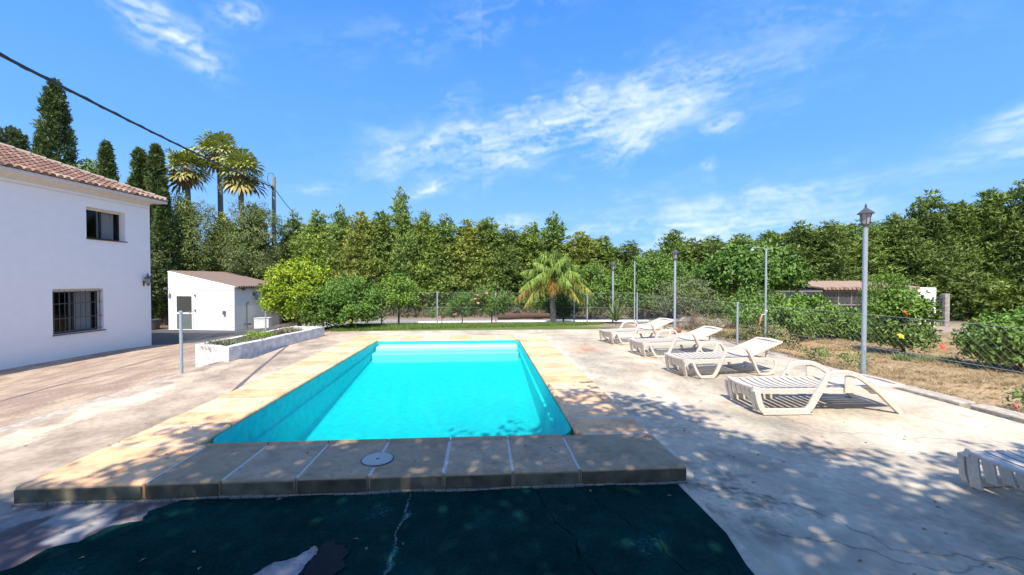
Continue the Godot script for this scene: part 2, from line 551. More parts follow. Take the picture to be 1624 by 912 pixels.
# feathery conifer: rising boughs with plumes of fine sprays
func conifer_mesh(h: float, rad: float, boughs: int, blades: int, ca: Color, cb: Color, taper := 0.9, low := 0.08, plume := 0.42, leaders := 1) -> MB:
	var mb := MB.new()
	var tops := [Vector3(0, h, 0)]
	for k in leaders - 1:
		var b := TAU * k / 3.0 + rng.randf_range(-0.5, 0.5)
		tops.append(Vector3(cos(b) * rad * rng.randf_range(0.3, 0.5), h * rng.randf_range(0.78, 0.95), sin(b) * rad * rng.randf_range(0.3, 0.5)))
	for i in boughs:
		var top: Vector3 = tops[0] if i < boughs / 2 else tops[i % tops.size()]
		var t := low + (1.0 - low) * pow(fposmod((i + 0.5) / boughs * 2.0, 1.0), 0.85)
		var an := i * 2.39996 + rng.randf_range(-0.5, 0.5)
		var prof := pow(1.0 - t, taper) * (0.6 + 0.4 * smoothstep(low - 0.02, low + 0.25, t))
		var bl := rad * prof * rng.randf_range(0.45, 1.22)
		var dir := Vector3(cos(an), 0, sin(an))
		var tip := Vector3(top.x, 0, top.z) * smoothstep(0.2, 0.8, t) + Vector3(0, top.y * t * 0.95, 0) + dir * bl + Vector3(0, 0.25 * bl, 0)
		var ps := plume * rng.randf_range(0.6, 1.25) * (0.55 + 0.45 * (1.0 - t))
		var tone := rng.randf()
		for k in blades:
			var s := rng.randf()
			# plume: an upright spindle of sprays at the end of the bough, thinning back along it
			var q: Vector3
			if k % 4 == 0:
				q = Vector3(0, h * t * 0.92, 0).lerp(tip, rng.randf_range(0.35, 1.0)) + rdir() * ps * 0.4
			else:
				q = tip + Vector3(0, (s - 0.35) * ps * 2.3, 0) + rdir() * ps * (0.85 * (1.0 - s) + 0.12) * Vector3(1, 0.6, 1)
			var g := (dir * 0.45 + Vector3(0, 0.6, 0) + rdir() * 0.95).normalized()
			mb.col = tint(ca, cb, tone * 0.55 + s * 0.25 + rng.randf() * 0.3, 0.22)
			mb.blade(q, q + g * rng.randf_range(0.12, 0.26), g.cross(rdir()).normalized() * rng.randf_range(0.03, 0.06))
	return mb

# irregular evergreen: a stack of loose lobes, each a cloud of fine upward sprays
func belt_tree_mesh(h: float, rad: float, lobes: int, sprays: int, ca: Color, cb: Color, taper := 0.6) -> MB:
	var mb := MB.new()
	for i in lobes:
		var t := float(i) / (lobes - 1)
		var an := i * 2.39996 + rng.randf_range(-0.7, 0.7)
		var off := rad * pow(1.0 - t, taper) * rng.randf_range(0.25, 0.95)
		var r := lerpf(0.98, 0.42, pow(t, 1.1)) * rng.randf_range(0.75, 1.25)
		if i >= lobes - 3: off = rad * rng.randf_range(0.0, 0.30); r *= 0.85
		var c := Vector3(cos(an) * off, h * lerpf(0.11, 0.93, t) - r * 0.3, sin(an) * off)
		if i == lobes - 1: c = Vector3(0, h - r * 1.2, 0)
		var st := Vector3(1, rng.randf_range(1.05, 1.6), 1)
		var tone := rng.randf()
		var n := int(sprays * r * r * 2.1)
		for k in n:
			var d := rdir()
			if d.y < -0.35 and rng.randf() < 0.6: d.y = -d.y
			var bump := 0.82 + 0.22 * sin(d.x * 7.0 + i) * cos(d.z * 6.0 + i * 2.0) + 0.16 * sin(d.y * 9.0 + i * 3.0)
			var q0 := c + d * r * st * bump * (rng.randf_range(0.80, 1.05) if rng.randf() < 0.7 else rng.randf_range(0.35, 0.8))
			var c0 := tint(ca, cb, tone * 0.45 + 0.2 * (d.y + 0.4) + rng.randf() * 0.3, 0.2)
			for j in 6:
				var q := q0 + rdir() * 0.085
				var g := (d * 0.5 + Vector3(0, 0.5, 0) + rdir() * 0.85).normalized()
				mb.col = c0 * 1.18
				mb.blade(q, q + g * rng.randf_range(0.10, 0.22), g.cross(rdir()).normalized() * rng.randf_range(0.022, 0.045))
	return mb

func trunk_mesh(h: float, r: float, lean := 0.0, limbs := 0, lh := 0.5, spread := 0.8) -> MB:
	var mb := MB.new()
	var pts := []
	var rad := []
	for i in 7:
		var t := i / 6.0
		pts.append(Vector3(sin(t * 3.0) * 0.05 * h * 0.2 + lean * t * t, h * t - 0.1, cos(t * 2.3) * 0.03 * h * 0.2)); rad.append(r * (1.25 if i == 0 else 1.0) * (1.0 - 0.75 * t))
	mb.tube(pts, rad, 7)
	for i in limbs:
		var a := TAU * i / limbs + rng.randf_range(-0.3, 0.3)
		var s := Vector3(lean * lh * lh, h * lh * rng.randf_range(0.8, 1.2), 0)
		var e := s + Vector3(cos(a) * spread, spread * rng.randf_range(0.6, 1.2), sin(a) * spread)
		mb.tube([s, s.lerp(e, 0.5) + Vector3(0, 0.06, 0), e], [r * 0.5, r * 0.35, r * 0.12], 5)
	return mb

func flower_mesh(c: Color, r: float) -> MB:
	var mb := MB.new()
	mb.col = c
	for i in 5:
		var a := TAU * i / 5
		var d := Vector3(cos(a), 0.35, sin(a)).normalized()
		mb.leaf(Vector3.ZERO, d, (Vector3.UP - d * 0.35).normalized(), r, r * 0.9)
	mb.col = Color(0.7, 0.5, 0.1)
	mb.tube([Vector3.ZERO, Vector3(0, r * 0.6, 0)], [r * 0.08], 4)
	return mb

func flowers_on(o: Node3D, spots: Array, c: Color, r: float) -> void:
	var f := flower_mesh(c, r).mesh(M.petal)
	for s in spots:
		var q := part("flower", f, null, o, s)
		q.rotation_degrees = Vector3(rng.randf_range(20, 60), rng.randf_range(-40, 40), 0)

func shrub(called: String, label: String, cat: String, x: float, z: float, mb: MB, cy: float, th: float, tr: float, group := "", limbs := 4) -> Node3D:
	var o := thing(called, label, cat, Vector3(x, gy(x, z), z), 0, group)
	part("foliage", mb, M.leaf, o, Vector3(0, cy, 0))
	part("trunk" if th > 0.5 else "stem", trunk_mesh(th, tr, 0.0, limbs, 0.6, cy * 0.45), M.bark, o)
	return o

func queen_palm(x: float, z: float) -> void:
	var o := thing("palm_tree", "small feather palm with drooping green and yellowing fronds behind the pool", "palm tree", Vector3(x, gy(x, z), z))
	var tk := MB.new()
	var pts := []
	var rd := []
	for i in 15:
		pts.append(Vector3(0.02 * sin(i * 0.6), i * 0.125 - 0.1, 0)); rd.append((0.115 - i * 0.0026) * (1.08 if i % 2 == 0 else 0.95))
	tk.tube(pts, rd, 10)
	part("trunk", tk, M.palmtrunk, o)
	var top := Vector3(0, 1.66, 0)
	for i in 34:
		var old := i < 9
		var a := i * 2.4 + rng.randf_range(-0.2, 0.2)
		var el := lerpf(-0.15, 1.5, float(i) / 34.0)
		var d := Vector3(cos(a), 0, sin(a))
		var l := rng.randf_range(1.25, 1.6)
		var mb := MB.new()
		var brown := old and d.x < 0.35 and i % 2 == 0
		var ra := Color(0.30, 0.20, 0.035) if brown else (Color(0.22, 0.24, 0.03) if old else Color(0.17, 0.27, 0.03))
		var rb := Color(0.36, 0.21, 0.05) if brown else (Color(0.30, 0.27, 0.04) if old else Color(0.26, 0.36, 0.06))
		var prev := top
		var ppts := [top]
		var n := 34
		for k in range(1, n + 1):
			var s := float(k) / n
			var p := top + d * l * (s * cos(el) * 0.9 + 0.08 * s) + Vector3(0, l * (sin(el) * s * 0.95 - (0.45 + 0.30 * (1.0 - el)) * s * s * 0.95), 0)
			ppts.append(p)
			var along := (p - prev).normalized()
			var side := along.cross(Vector3.UP).normalized()
			if k > 3:
				for sd in [-1.0, 1.0]:
					for m in 2:
						var q := prev.lerp(p, m * 0.5)
						var g: Vector3 = (side * sd * 0.70 + along * 0.5 + Vector3(0, -0.5, 0) + rdir() * 0.42).normalized()
						var ll: float = 0.47 * sin(PI * clampf(s * 0.8 + 0.15, 0, 1)) * rng.randf_range(0.8, 1.1)
						mb.col = tint(ra, rb, rng.randf())
						var w := g.cross(Vector3.UP).normalized() * 0.0095
						var mid: Vector3 = q + g * ll * 0.55
						var e: Vector3 = q + g * ll * 0.8 + Vector3(0, -ll * 0.55, 0)
						mb.quad(q - w, q + w, mid + w, mid - w); mb.blade(mid, e, w)
			prev = p
		mb.col = ra
		mb.tube(ppts, [0.018, 0.012, 0.004], 4, false)
		part("frond", mb, M.leaf, o)

func fan_leaf(mb: MB, base: Vector3, dir: Vector3, size: float, ca: Color, cb: Color) -> void:
	var side := dir.cross(Vector3.UP).normalized()
	var nor := side.cross(dir).normalized()
	mb.col = ca
	var hub := base + dir * size * 0.8
	mb.tube([base, hub], [0.025, 0.015], 4, false)
	for i in 15:
		var a := lerpf(-1.9, 1.9, i / 14.0)
		var g := (dir * cos(a) + side * sin(a)).normalized()
		var l := size * rng.randf_range(0.75, 1.0)
		mb.col = tint(ca, cb, rng.randf(), 0.2)
		var s := nor.cross(g) * size * 0.075
		var mid := hub + g * l * 0.72 + nor * 0.05 * size * (1.0 if i % 2 == 0 else -1.0)
		mb.tri(hub, mid + s, mid - s)
		mb.blade(mid, mid + g * l * 0.28 + Vector3(0, -l * 0.22, 0), s)

func fan_palm(label: String, x: float, z: float, top: float, size: float) -> void:
	var b := gy(x, z)
	var o := thing("fan_palm", label, "palm tree", Vector3(x, b, z), 0, "tall fan palms behind the house")
	var h := top - b - size * 1.05
	var tk := MB.new()
	var pts := []
	var rd := []
	for i in 12:
		pts.append(Vector3(0.15 * sin(i * 0.25), h * i / 11.0 - 0.1, 0)); rd.append(0.26 - 0.009 * i)
	tk.tube(pts, rd, 9)
	part("trunk", tk, M.palmtrunk, o)
	var t: Vector3 = pts[11]
	for i in 40:
		var mb := MB.new()
		var a := i * 2.4 + rng.randf_range(-0.4, 0.4)
		var el := lerpf(-1.15, 1.35, pow(i / 39.0, 0.85)) + rng.randf_range(-0.25, 0.25)
		var d := Vector3(cos(a) * cos(el), sin(el), sin(a) * cos(el))
		var ca := Color(0.17, 0.215, 0.045)
		if i < 9: ca = Color(0.30, 0.23, 0.06) if i % 2 else Color(0.20, 0.20, 0.05)
		fan_leaf(mb, t, d, size * rng.randf_range(0.38, 0.58), ca, Color(0.44, 0.47, 0.12) if i > 8 else Color(0.34, 0.28, 0.08))
		part("frond", mb, M.leaf, o)
	var sk := MB.new()
	for i in 220:      # hanging dead leaves
		var a := rng.randf() * TAU
		var rr := rng.randf_range(0.25, 0.75) * size * 0.5
		var p := t + Vector3(cos(a) * rr * 0.5, rng.randf_range(-0.35, 0.15) * size, sin(a) * rr * 0.5)
		sk.col = tint(Color(0.40, 0.30, 0.18), Color(0.58, 0.47, 0.30), rng.randf())
		sk.blade(p, p + Vector3(cos(a) * rr * 0.7, -rng.randf_range(0.35, 0.8) * size * 0.5, sin(a) * rr * 0.7), Vector3(-sin(a), 0, cos(a)) * 0.07)
	part("dead_leaves", sk, M.leaf, o)

func cypress_mesh(h: float, r: float, n: int, ca: Color, cb: Color, pointy := 0.6) -> MB:
	var mb := MB.new()
	for i in n / 5:
		var t := pow(rng.randf(), 0.85)
		var a := rng.randf() * TAU
		var prof := pow(1.0 - t, pointy) * minf(1.0, t * 7.0 + 0.35)
		var rr := r * prof * (rng.randf_range(0.65, 1.0) if rng.randf() < 0.8 else rng.randf_range(0.2, 0.6))
		var c := Vector3(cos(a) * rr, h * t, sin(a) * rr)
		var lump := r * rng.randf_range(0.16, 0.34) * (1.0 - 0.4 * t)
		var tone := rng.randf() * 0.6
		for k in 70:
			var p := c + rdir() * lump * pow(rng.randf(), 0.4) * Vector3(1, 1.5, 1)
			var g := (Vector3(cos(a) * 0.5, 0.7, sin(a) * 0.5) + rdir() * 0.8).normalized()
			mb.col = tint(ca, cb, tone + rng.randf() * 0.4, 0.2)
			mb.blade(p, p + g * rng.randf_range(0.14, 0.3), g.cross(rdir()).normalized() * 0.05)
	return mb

# ------------------------------------------------------------------ objects
func smooth_path(p: Array, per := 5) -> Array:
	var out := []
	for i in p.size() - 1:
		var a: Vector3 = p[maxi(i - 1, 0)]
		var d: Vector3 = p[mini(i + 2, p.size() - 1)]
		for k in per:
			out.append(p[i].cubic_interpolate(p[i + 1], a, d, float(k) / per))
	out.append(p[-1])
	return out

func make_lounger(back_deg: float, label: String) -> Node3D:
	var o := thing("sun_lounger", label, "sun lounger", Vector3.ZERO, 0, "white plastic loungers beside the pool")
	var broad := back_deg < 5.0      # the flat ones have wide splayed legs, the raised ones looped legs
	var hw := 0.31
	var dk := 0.30
	for s in [-1.0, 1.0]:
		var z: float = s * (hw - 0.025)
		var rail := MB.new()
		rail.band(smooth_path([Vector3(0.0, dk - 0.005, z), Vector3(0.14, dk - 0.03, z), Vector3(0.5, dk - 0.035, z), Vector3(1.05, dk - 0.03, z), Vector3(1.55, dk - 0.05, z)], 4), Vector3(0, 0, 1), 0.035, 0.062)
		part("side_rail", rail, M.plastic, o)
		var zo: float = s * (hw + 0.012)
		var at := func(p: Array) -> Array:
			var out := []
			for q in p: out.append(Vector3(q[0], q[1], zo + s * q[2]))
			return smooth_path(out, 4)
		var leg := MB.new()      # a looped leg that rises into the armrest
		var lp := [[0.14, dk - 0.04, 0.0], [0.19, 0.14, 0.012], [0.255, 0.04, 0.02], [0.32, 0.022, 0.022], [0.46, 0.022, 0.022], [0.53, 0.05, 0.02], [0.62, 0.20, 0.012], [0.705, 0.36, 0.008]]
		if broad: lp = [[0.03, dk - 0.02, 0.0], [0.055, 0.15, 0.012], [0.10, 0.055, 0.02], [0.19, 0.038, 0.022], [0.57, 0.038, 0.022], [0.655, 0.06, 0.02], [0.75, 0.20, 0.012], [0.85, 0.37, 0.008]]
		leg.band(at.call(lp), Vector3(0, 0, 1), 0.045, 0.07 if broad else 0.04)
		part("leg", leg, M.plastic, o)
		var foot := MB.new()
		foot.box(Vector3(0.09 if broad else 0.27, 0.0, zo + s * 0.022 - 0.024), Vector3(0.70 if broad else 0.52, 0.012, zo + s * 0.022 + 0.024), 0.004)
		part("foot", foot, M.plastic, o)
		var arm := MB.new()
		var ap := [[0.69, 0.33, 0.0], [0.74, 0.42, 0.0], [0.80, 0.455, 0.0], [0.90, 0.465, 0.0], [1.07, 0.462, 0.0], [1.155, 0.42, 0.0], [1.235, 0.27, 0.006], [1.315, 0.10, 0.014], [1.36, 0.03, 0.02]]
		if broad: ap = [[0.835, 0.34, 0.0], [0.895, 0.445, 0.0], [0.97, 0.482, 0.0], [1.08, 0.49, 0.0], [1.20, 0.482, 0.0], [1.34, 0.415, 0.0], [1.53, 0.265, 0.006], [1.70, 0.10, 0.014], [1.80, 0.0, 0.02]]
		arm.band(at.call(ap), Vector3(0, 0, 1), 0.052, 0.055 if broad else 0.034)
		part("armrest", arm, M.plastic, o)
		if broad:
			var web := MB.new()
			web.box(Vector3(1.12, dk - 0.06, zo - 0.012), Vector3(1.25, 0.455, zo + 0.012), 0.008)
			part("arm_web", web, M.plastic, o)
		else:
			var brace := MB.new()
			brace.band(at.call([[1.34, 0.035, 0.018], [1.42, 0.022, 0.02], [1.56, 0.022, 0.02], [1.63, 0.06, 0.014], [1.69, 0.18, 0.0], [1.68, dk - 0.05, -0.03], [1.5, dk - 0.05, -0.03]]), Vector3(0, 0, 1), 0.04, 0.034)
			part("rear_leg", brace, M.plastic, o)
	var slat := MB.new()
	for k in 6:      # one slat, dished across
		var z0 := -0.285 + 0.57 * k / 6.0
		var z1 := -0.285 + 0.57 * (k + 1) / 6.0
		var y0 := -0.022 * (1.0 - pow(z0 / 0.285, 2))
		var y1 := -0.022 * (1.0 - pow(z1 / 0.285, 2))
		var o0 := Vector3(0, (y0 + y1) / 2 - 0.008, (z0 + z1) / 2)
		var a := [Vector3(-0.033, y0, z0), Vector3(0.033, y0, z0), Vector3(0.033, y1, z1), Vector3(-0.033, y1, z1)]
		var dn := Vector3(0, -0.016, 0)
		slat.oquad(a[0], a[1], a[2], a[3], o0); slat.oquad(a[0] + dn, a[1] + dn, a[2] + dn, a[3] + dn, o0)
		slat.oquad(a[0], a[3], a[3] + dn, a[0] + dn, o0); slat.oquad(a[1], a[2], a[2] + dn, a[1] + dn, o0)
	var sm := slat.mesh(M.plastic)
	var rim := MB.new()
	rim.band(smooth_path([Vector3(0.03, dk + 0.004, -0.30), Vector3(0.012, dk - 0.004, -0.15), Vector3(0.008, dk - 0.008, 0), Vector3(0.012, dk - 0.004, 0.15), Vector3(0.03, dk + 0.004, 0.30)], 3), Vector3(1, 0, 0), 0.05, 0.022)
	part("front_rim", rim, M.plastic, o)
	for k in 12:
		part("slat", sm, null, o, Vector3(0.092 + k * 0.0935, dk + 0.008, 0))
	for k in 6:      # curved foot end
		var p := MB.new()
		var z := -0.255 + k * 0.102
		var low := 0.025 + 0.135 * (1.0 - pow(absf(z) / 0.26, 2.0))
		p.band([Vector3(0.012, dk - 0.008, z), Vector3(0.03, (dk + low) * 0.5, z), Vector3(0.06, low, z)], Vector3(0, 0, 1), 0.080, 0.016)
		part("end_slat", p, M.plastic, o)
	# backrest: a frame of long slats hinged behind the seat
	var hinge := Vector3(1.20, dk + 0.004, 0)
	var b := Node3D.new()
	var back := MB.new()
	var bl := 0.69
	for s in [-1.0, 1.0]: back.band([Vector3(0, 0, s * 0.275), Vector3(bl, 0.01, s * 0.262)], Vector3(0, 0, 1), 0.05, 0.03)
	back.band([Vector3(bl - 0.02, 0.012, -0.288), Vector3(bl + 0.004, 0.016, 0), Vector3(bl - 0.02, 0.012, 0.288)], Vector3(1, 0, 0), 0.07, 0.03)
	back.band([Vector3(0.02, 0, -0.288), Vector3(0.02, -0.012, 0), Vector3(0.02, 0, 0.288)], Vector3(1, 0, 0), 0.07, 0.026)
	var bo := part("backrest", back, M.plastic, o, hinge)
	bo.rotation_degrees.z = back_deg
	for k in 5:
		var q := MB.new()
		q.band([Vector3(0.05, -0.008, 0), Vector3(bl - 0.05, 0.008, 0)], Vector3(0, 0, 1), 0.080, 0.016)
		part("back_slat", q, M.plastic, bo, Vector3(0, 0, -0.196 + k * 0.098))
	b.free()
	if back_deg > 5.0:
		var pr := MB.new()
		var tip := hinge + Vector3(cos(deg_to_rad(back_deg)), sin(deg_to_rad(back_deg)), 0) * 0.46
		for s in [-1.0, 1.0]: pr.band([tip + Vector3(0, -0.02, s * 0.2), Vector3(1.62, dk - 0.05, s * 0.2)], Vector3(0, 0, 1), 0.03, 0.025)
		pr.band([Vector3(1.62, dk - 0.05, -0.30), Vector3(1.62, dk - 0.05, 0.30)], Vector3(1, 0, 0), 0.04, 0.025)
		part("prop", pr, M.plastic, o)
	return o

func lantern_parts(o: Node3D, y: float, k: float) -> void:
	var base := MB.new()
	base.lathe(Vector3(0, y, 0), [Vector2(0, -0.03), Vector2(0.036 * k, -0.03), Vector2(0.036 * k, 0.03), Vector2(0.05 * k, 0.045), Vector2(0.05 * k, 0.06), Vector2(0, 0.06)], 12)
	part("collar", base, M.lampmetal, o)
	var bars := MB.new()
	var glass := MB.new()
	for i in 6:
		var a := TAU * i / 6.0
		var b := TAU * (i + 1) / 6.0
		var p0 := Vector3(cos(a) * 0.048, y + 0.06 / k * k, sin(a) * 0.048) * Vector3(k, 1, k)
		var p1 := Vector3(cos(a) * 0.085 * k, y + 0.06 + 0.17 * k, sin(a) * 0.085 * k)
		bars.tube([p0, p1], [0.006 * k], 4)
		var q0 := Vector3(cos(b) * 0.048 * k, p0.y, sin(b) * 0.048 * k)
		var q1 := Vector3(cos(b) * 0.085 * k, p1.y, sin(b) * 0.085 * k)
		glass.oquad(p0 * Vector3(0.96, 1, 0.96), q0 * Vector3(0.96, 1, 0.96), q1 * Vector3(0.96, 1, 0.96), p1 * Vector3(0.96, 1, 0.96), Vector3(0, y + 0.1, 0))
	part("lantern_frame", bars, M.lampmetal, o)
	part("lantern_glass", glass, M.lampglass, o)
	var cap := MB.new()
	var yy := y + 0.06 + 0.17 * k
	cap.lathe(Vector3(0, yy, 0), [Vector2(0, -0.004), Vector2(0.122 * k, -0.004), Vector2(0.122 * k, 0.012), Vector2(0.075 * k, 0.05 * k), Vector2(0.035 * k, 0.085 * k), Vector2(0.018 * k, 0.10 * k), Vector2(0.018 * k, 0.125 * k), Vector2(0, 0.135 * k)], 6, 0.0, false)
	part("lantern_roof", cap, M.lampmetal, o)
	var fin := MB.new()
	fin.lathe(Vector3(0, yy + 0.125 * k, 0), [Vector2(0.008 * k, 0), Vector2(0.016 * k, 0.02 * k), Vector2(0.006 * k, 0.035 * k), Vector2(0, 0.065 * k)], 8)
	part("finial", fin, M.lampmetal, o)

func lamp_post(label: String, x: float, z: float, top: float, k := 1.0) -> void:
	var b := gy(x, z)
	var o := thing("lamp_post", label, "lamp post", Vector3(x, b, z), 0, "lamp posts along the fence")
	var p := MB.new()
	var h := top - b - 0.36 * k
	p.tube([Vector3(0, -0.1, 0), Vector3(0, h, 0)], [0.036], 14)
	part("pole", p, M.galv, o)
	lantern_parts(o, h, k)

func fence(called_label: String, pts: Array, h: float, post_every: Array, gap := 0.09) -> void:
	var o := thing("chain_link_fence", called_label, "fence", Vector3.ZERO)
	var mesh := MB.new()
	for i in pts.size() - 1:
		var a: Vector3 = pts[i]
		var b: Vector3 = pts[i + 1]
		var len := a.distance_to(b)
		var d := (b - a) / len
		var n := int((len + h) / gap)
		for k in n:
			for s in [0, 1]:
				var t0 := k * gap - h
				var t1 := t0 + h
				var y0 := 0.03
				var y1 := h
				if t0 < 0: y0 = 0.03 - t0 * (h - 0.03) / h; t0 = 0
				if t1 > len: y1 = h - (t1 - len) * (h - 0.03) / h; t1 = len
				if y1 - y0 < 0.02: continue
				var p: Vector3
				var q: Vector3
				if s == 0:
					p = a + d * t0 + Vector3(0, y0, 0); q = a + d * t1 + Vector3(0, y1, 0)
				else:
					p = a + d * (len - t0) + Vector3(0, y0, 0); q = a + d * (len - t1) + Vector3(0, y1, 0)
				mesh.tube([p, q], [0.0011], 3, false)
	stuff(part("wire_mesh", mesh, M.wire, o))
	for y in [h, h * 0.5]:
		var w := MB.new()
		for i in pts.size() - 1: w.tube([pts[i] + Vector3(0, y + 0.004, 0), pts[i + 1] + Vector3(0, y + 0.004, 0)], [0.003], 4, false)
		part("tension_wire", w, M.wire, o)
	for p in post_every:
		var m := MB.new()
		m.tube([Vector3(0, -0.15, 0), Vector3(0, h + 0.02, 0)], [0.026], 10)
		m.lathe(Vector3(0, h + 0.02, 0), [Vector2(0.029, -0.03), Vector2(0.029, 0.004), Vector2(0.015, 0.014), Vector2(0, 0.016)], 10)
		part("post", m, M.galv, o, p)

# ------------------------------------------------------------------ scene
func _ready() -> void:
	rng.seed = 20240
	var cam := Camera3D.new()
	cam.name = "camera"
	cam.fov = rad_to_deg(2.0 * atan(456.0 / 675.0))
	cam.near = 0.05; cam.far = 2000.0
	add_child(cam)
	cam.position = Vector3(0, 1.63, 0)
	cam.rotation_degrees = Vector3(-rad_to_deg(atan(12.0 / 675.0)), -4.0, 0)
	cam.current = true
	var we := WorldEnvironment.new()
	we.name = "world"
	var env := Environment.new()
	env.background_mode = Environment.BG_SKY
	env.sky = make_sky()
	env.tonemap_mode = Environment.TONE_MAPPER_LINEAR
	env.tonemap_exposure = 1.36
	env.ambient_light_source = Environment.AMBIENT_SOURCE_SKY
	env.sdfgi_enabled = true; env.ssao_enabled = true; env.ssil_enabled = true
	env.volumetric_fog_enabled = true; env.volumetric_fog_density = 0.0
	we.environment = env
	add_child(we)
	var sun := DirectionalLight3D.new()
	sun.name = "sun"
	sun.light_energy = 1.6
	sun.light_color = Color(1.0, 0.972, 0.925)
	sun.light_angular_distance = 0.5
	sun.shadow_enabled = true
	add_child(sun)
	sun.rotation_degrees = Vector3(-SUN_E, -SUN_H, 0)
	make_materials()
	ground_and_terrace()
	pool()
	green_floor()
	house()
	shed()
	planter()
	kennel()
	fences_and_poles()
	loungers()
	near_plants()
	far_trees()
	shade_tree()
	small_things()

func make_materials() -> void:
	stone_h = noise_tex(0.08, 77, [], 512)
	M.leaf = leafmat()
	M.needle = leafmat(0.55, 0.7)
	M.petal = leafmat(0.4, 0.6)
	M.bark = mottled(lin(0.16, 0.12, 0.09), 0.5, 0.03, 4, 1.5, 0.95, 1.0)
	M.palmtrunk = mottled(lin(0.36, 0.33, 0.28), 0.6, 0.03, 6, 2.0, 0.95, 0.8)
	M.white = mottled(lin(0.935, 0.92, 0.885), 0.98, 0.012, 8, 0.4, 0.9, 0.1)
	M.shedwhite = mottled(lin(0.90, 0.885, 0.85), 0.94, 0.02, 18, 0.5, 0.9, 0.15)
	M.planterwhite = mottled(lin(0.88, 0.86, 0.82), 0.74, 0.014, 28, 0.7, 0.9, 0.25)
	M.plastic = mottled(lin(0.70, 0.615, 0.51), 0.86, 0.03, 98, 1.5, 0.45)
	M.galv = mottled(lin(0.43, 0.50, 0.54), 0.85, 0.03, 10, 2.0, 0.45)
	M.galv.metallic = 0.25
	M.wire = plain(lin(0.36, 0.37, 0.36), 0.6, 0.2)
	M.lampmetal = plain(lin(0.10, 0.10, 0.105), 0.5, 0.3)
	M.lampglass = plain(lin(0.34, 0.34, 0.33), 0.3)
	M.black = plain(lin(0.012, 0.012, 0.014), 0.4)
	M.iron = plain(lin(0.10, 0.105, 0.11), 0.5, 0.3)
	M.sill = mottled(lin(0.22, 0.10, 0.08), 0.7, 0.03, 12, 2.0)
	M.fascia = mottled(lin(0.78, 0.76, 0.72), 0.9, 0.02, 14, 0.6, 0.9)
	M.curtain = plain(lin(0.70, 0.74, 0.76), 0.9)
	M.glass = plain(Color(0.03, 0.035, 0.04, 0.25), 0.03)
	M.glass.metallic_specular = 0.25
	M.glass.transparency = BaseMaterial3D.TRANSPARENCY_ALPHA
	M.tile = []
	for c in [lin(0.42, 0.225, 0.155), lin(0.34, 0.175, 0.125), lin(0.47, 0.285, 0.20), lin(0.31, 0.18, 0.135), lin(0.60, 0.43, 0.31)]: M.tile.append(mottled(c, 0.6, 0.04, 40 + M.tile.size(), 1.6, 0.9, 0.3))
	M.dull = [mottled(lin(0.30, 0.215, 0.175), 0.6, 0.04, 48, 1.6, 0.9, 0.3), mottled(lin(0.37, 0.27, 0.22), 0.6, 0.04, 49, 1.6, 0.9, 0.3), mottled(lin(0.26, 0.18, 0.15), 0.6, 0.04, 50, 1.6, 0.9, 0.3)]
	M.ridge = mottled(lin(0.60, 0.46, 0.35), 0.65, 0.04, 47, 1.6, 0.9, 0.3)
	M.soil = mottled(lin(0.16, 0.11, 0.08), 0.4, 0.05, 16, 1.0, 0.95, 2.0)
	M.concrete = mottled(lin(0.46, 0.42, 0.37), 0.65, 0.02, 20, 0.6, 0.9, 0.4)
	M.kerb = mottled(lin(0.66, 0.57, 0.46), 0.7, 0.02, 22, 0.8, 0.9, 0.4)
	M.rock = mottled(lin(0.52, 0.45, 0.38), 0.6, 0.03, 24, 1.0, 0.9, 1.2)
	M.wood = mottled(lin(0.34, 0.31, 0.28), 0.6, 0.03, 26, 1.2, 0.9, 0.5)
	M.asphalt = mottled(lin(0.12, 0.115, 0.11), 0.6, 0.06, 30, 0.8, 0.95, 0.4)
	M.hose = plain(lin(0.42, 0.16, 0.06), 0.5)
	M.cable = plain(lin(0.02, 0.03, 0.05), 0.6)
	M.pole = mottled(lin(0.44, 0.40, 0.35), 0.7, 0.03, 31, 1.0, 0.9)

# ---- ground, terrace, yard
func grid(mb: MB, xs: Array, zs: Array, hf: Callable, cf: Callable, skip: Callable) -> void:
	for i in xs.size() - 1:
		for j in zs.size() - 1:
			var cx: float = (xs[i] + xs[i + 1]) / 2
			var cz: float = (zs[j] + zs[j + 1]) / 2
			if skip.call(cx, cz): continue
			var p := []
			var nn := []
			var cc := []
			for q in [[xs[i], zs[j + 1]], [xs[i + 1], zs[j + 1]], [xs[i + 1], zs[j]], [xs[i], zs[j]]]:
				p.append(Vector3(q[0], hf.call(q[0], q[1]), q[1]))
				var e := 0.2
				nn.append(Vector3(hf.call(q[0] - e, q[1]) - hf.call(q[0] + e, q[1]), 2 * e, hf.call(q[0], q[1] - e) - hf.call(q[0], q[1] + e)).normalized())
				cc.append(cf.call(q[0], q[1]))
			for k in [[0, 1, 2], [0, 2, 3]]:
				mb.trin(p[k[0]], p[k[1]], p[k[2]], nn[k[0]], nn[k[1]], nn[k[2]])
				var e := mb.c.size()
				mb.c[e - 3] = cc[k[0]]; mb.c[e - 2] = cc[k[2]]; mb.c[e - 1] = cc[k[1]]

func steps(a: float, b: float, d: float) -> Array:
	var out := []
	var n := maxi(1, int(round((b - a) / d)))
	for i in n: out.append(a + (b - a) * i / n)
	return out

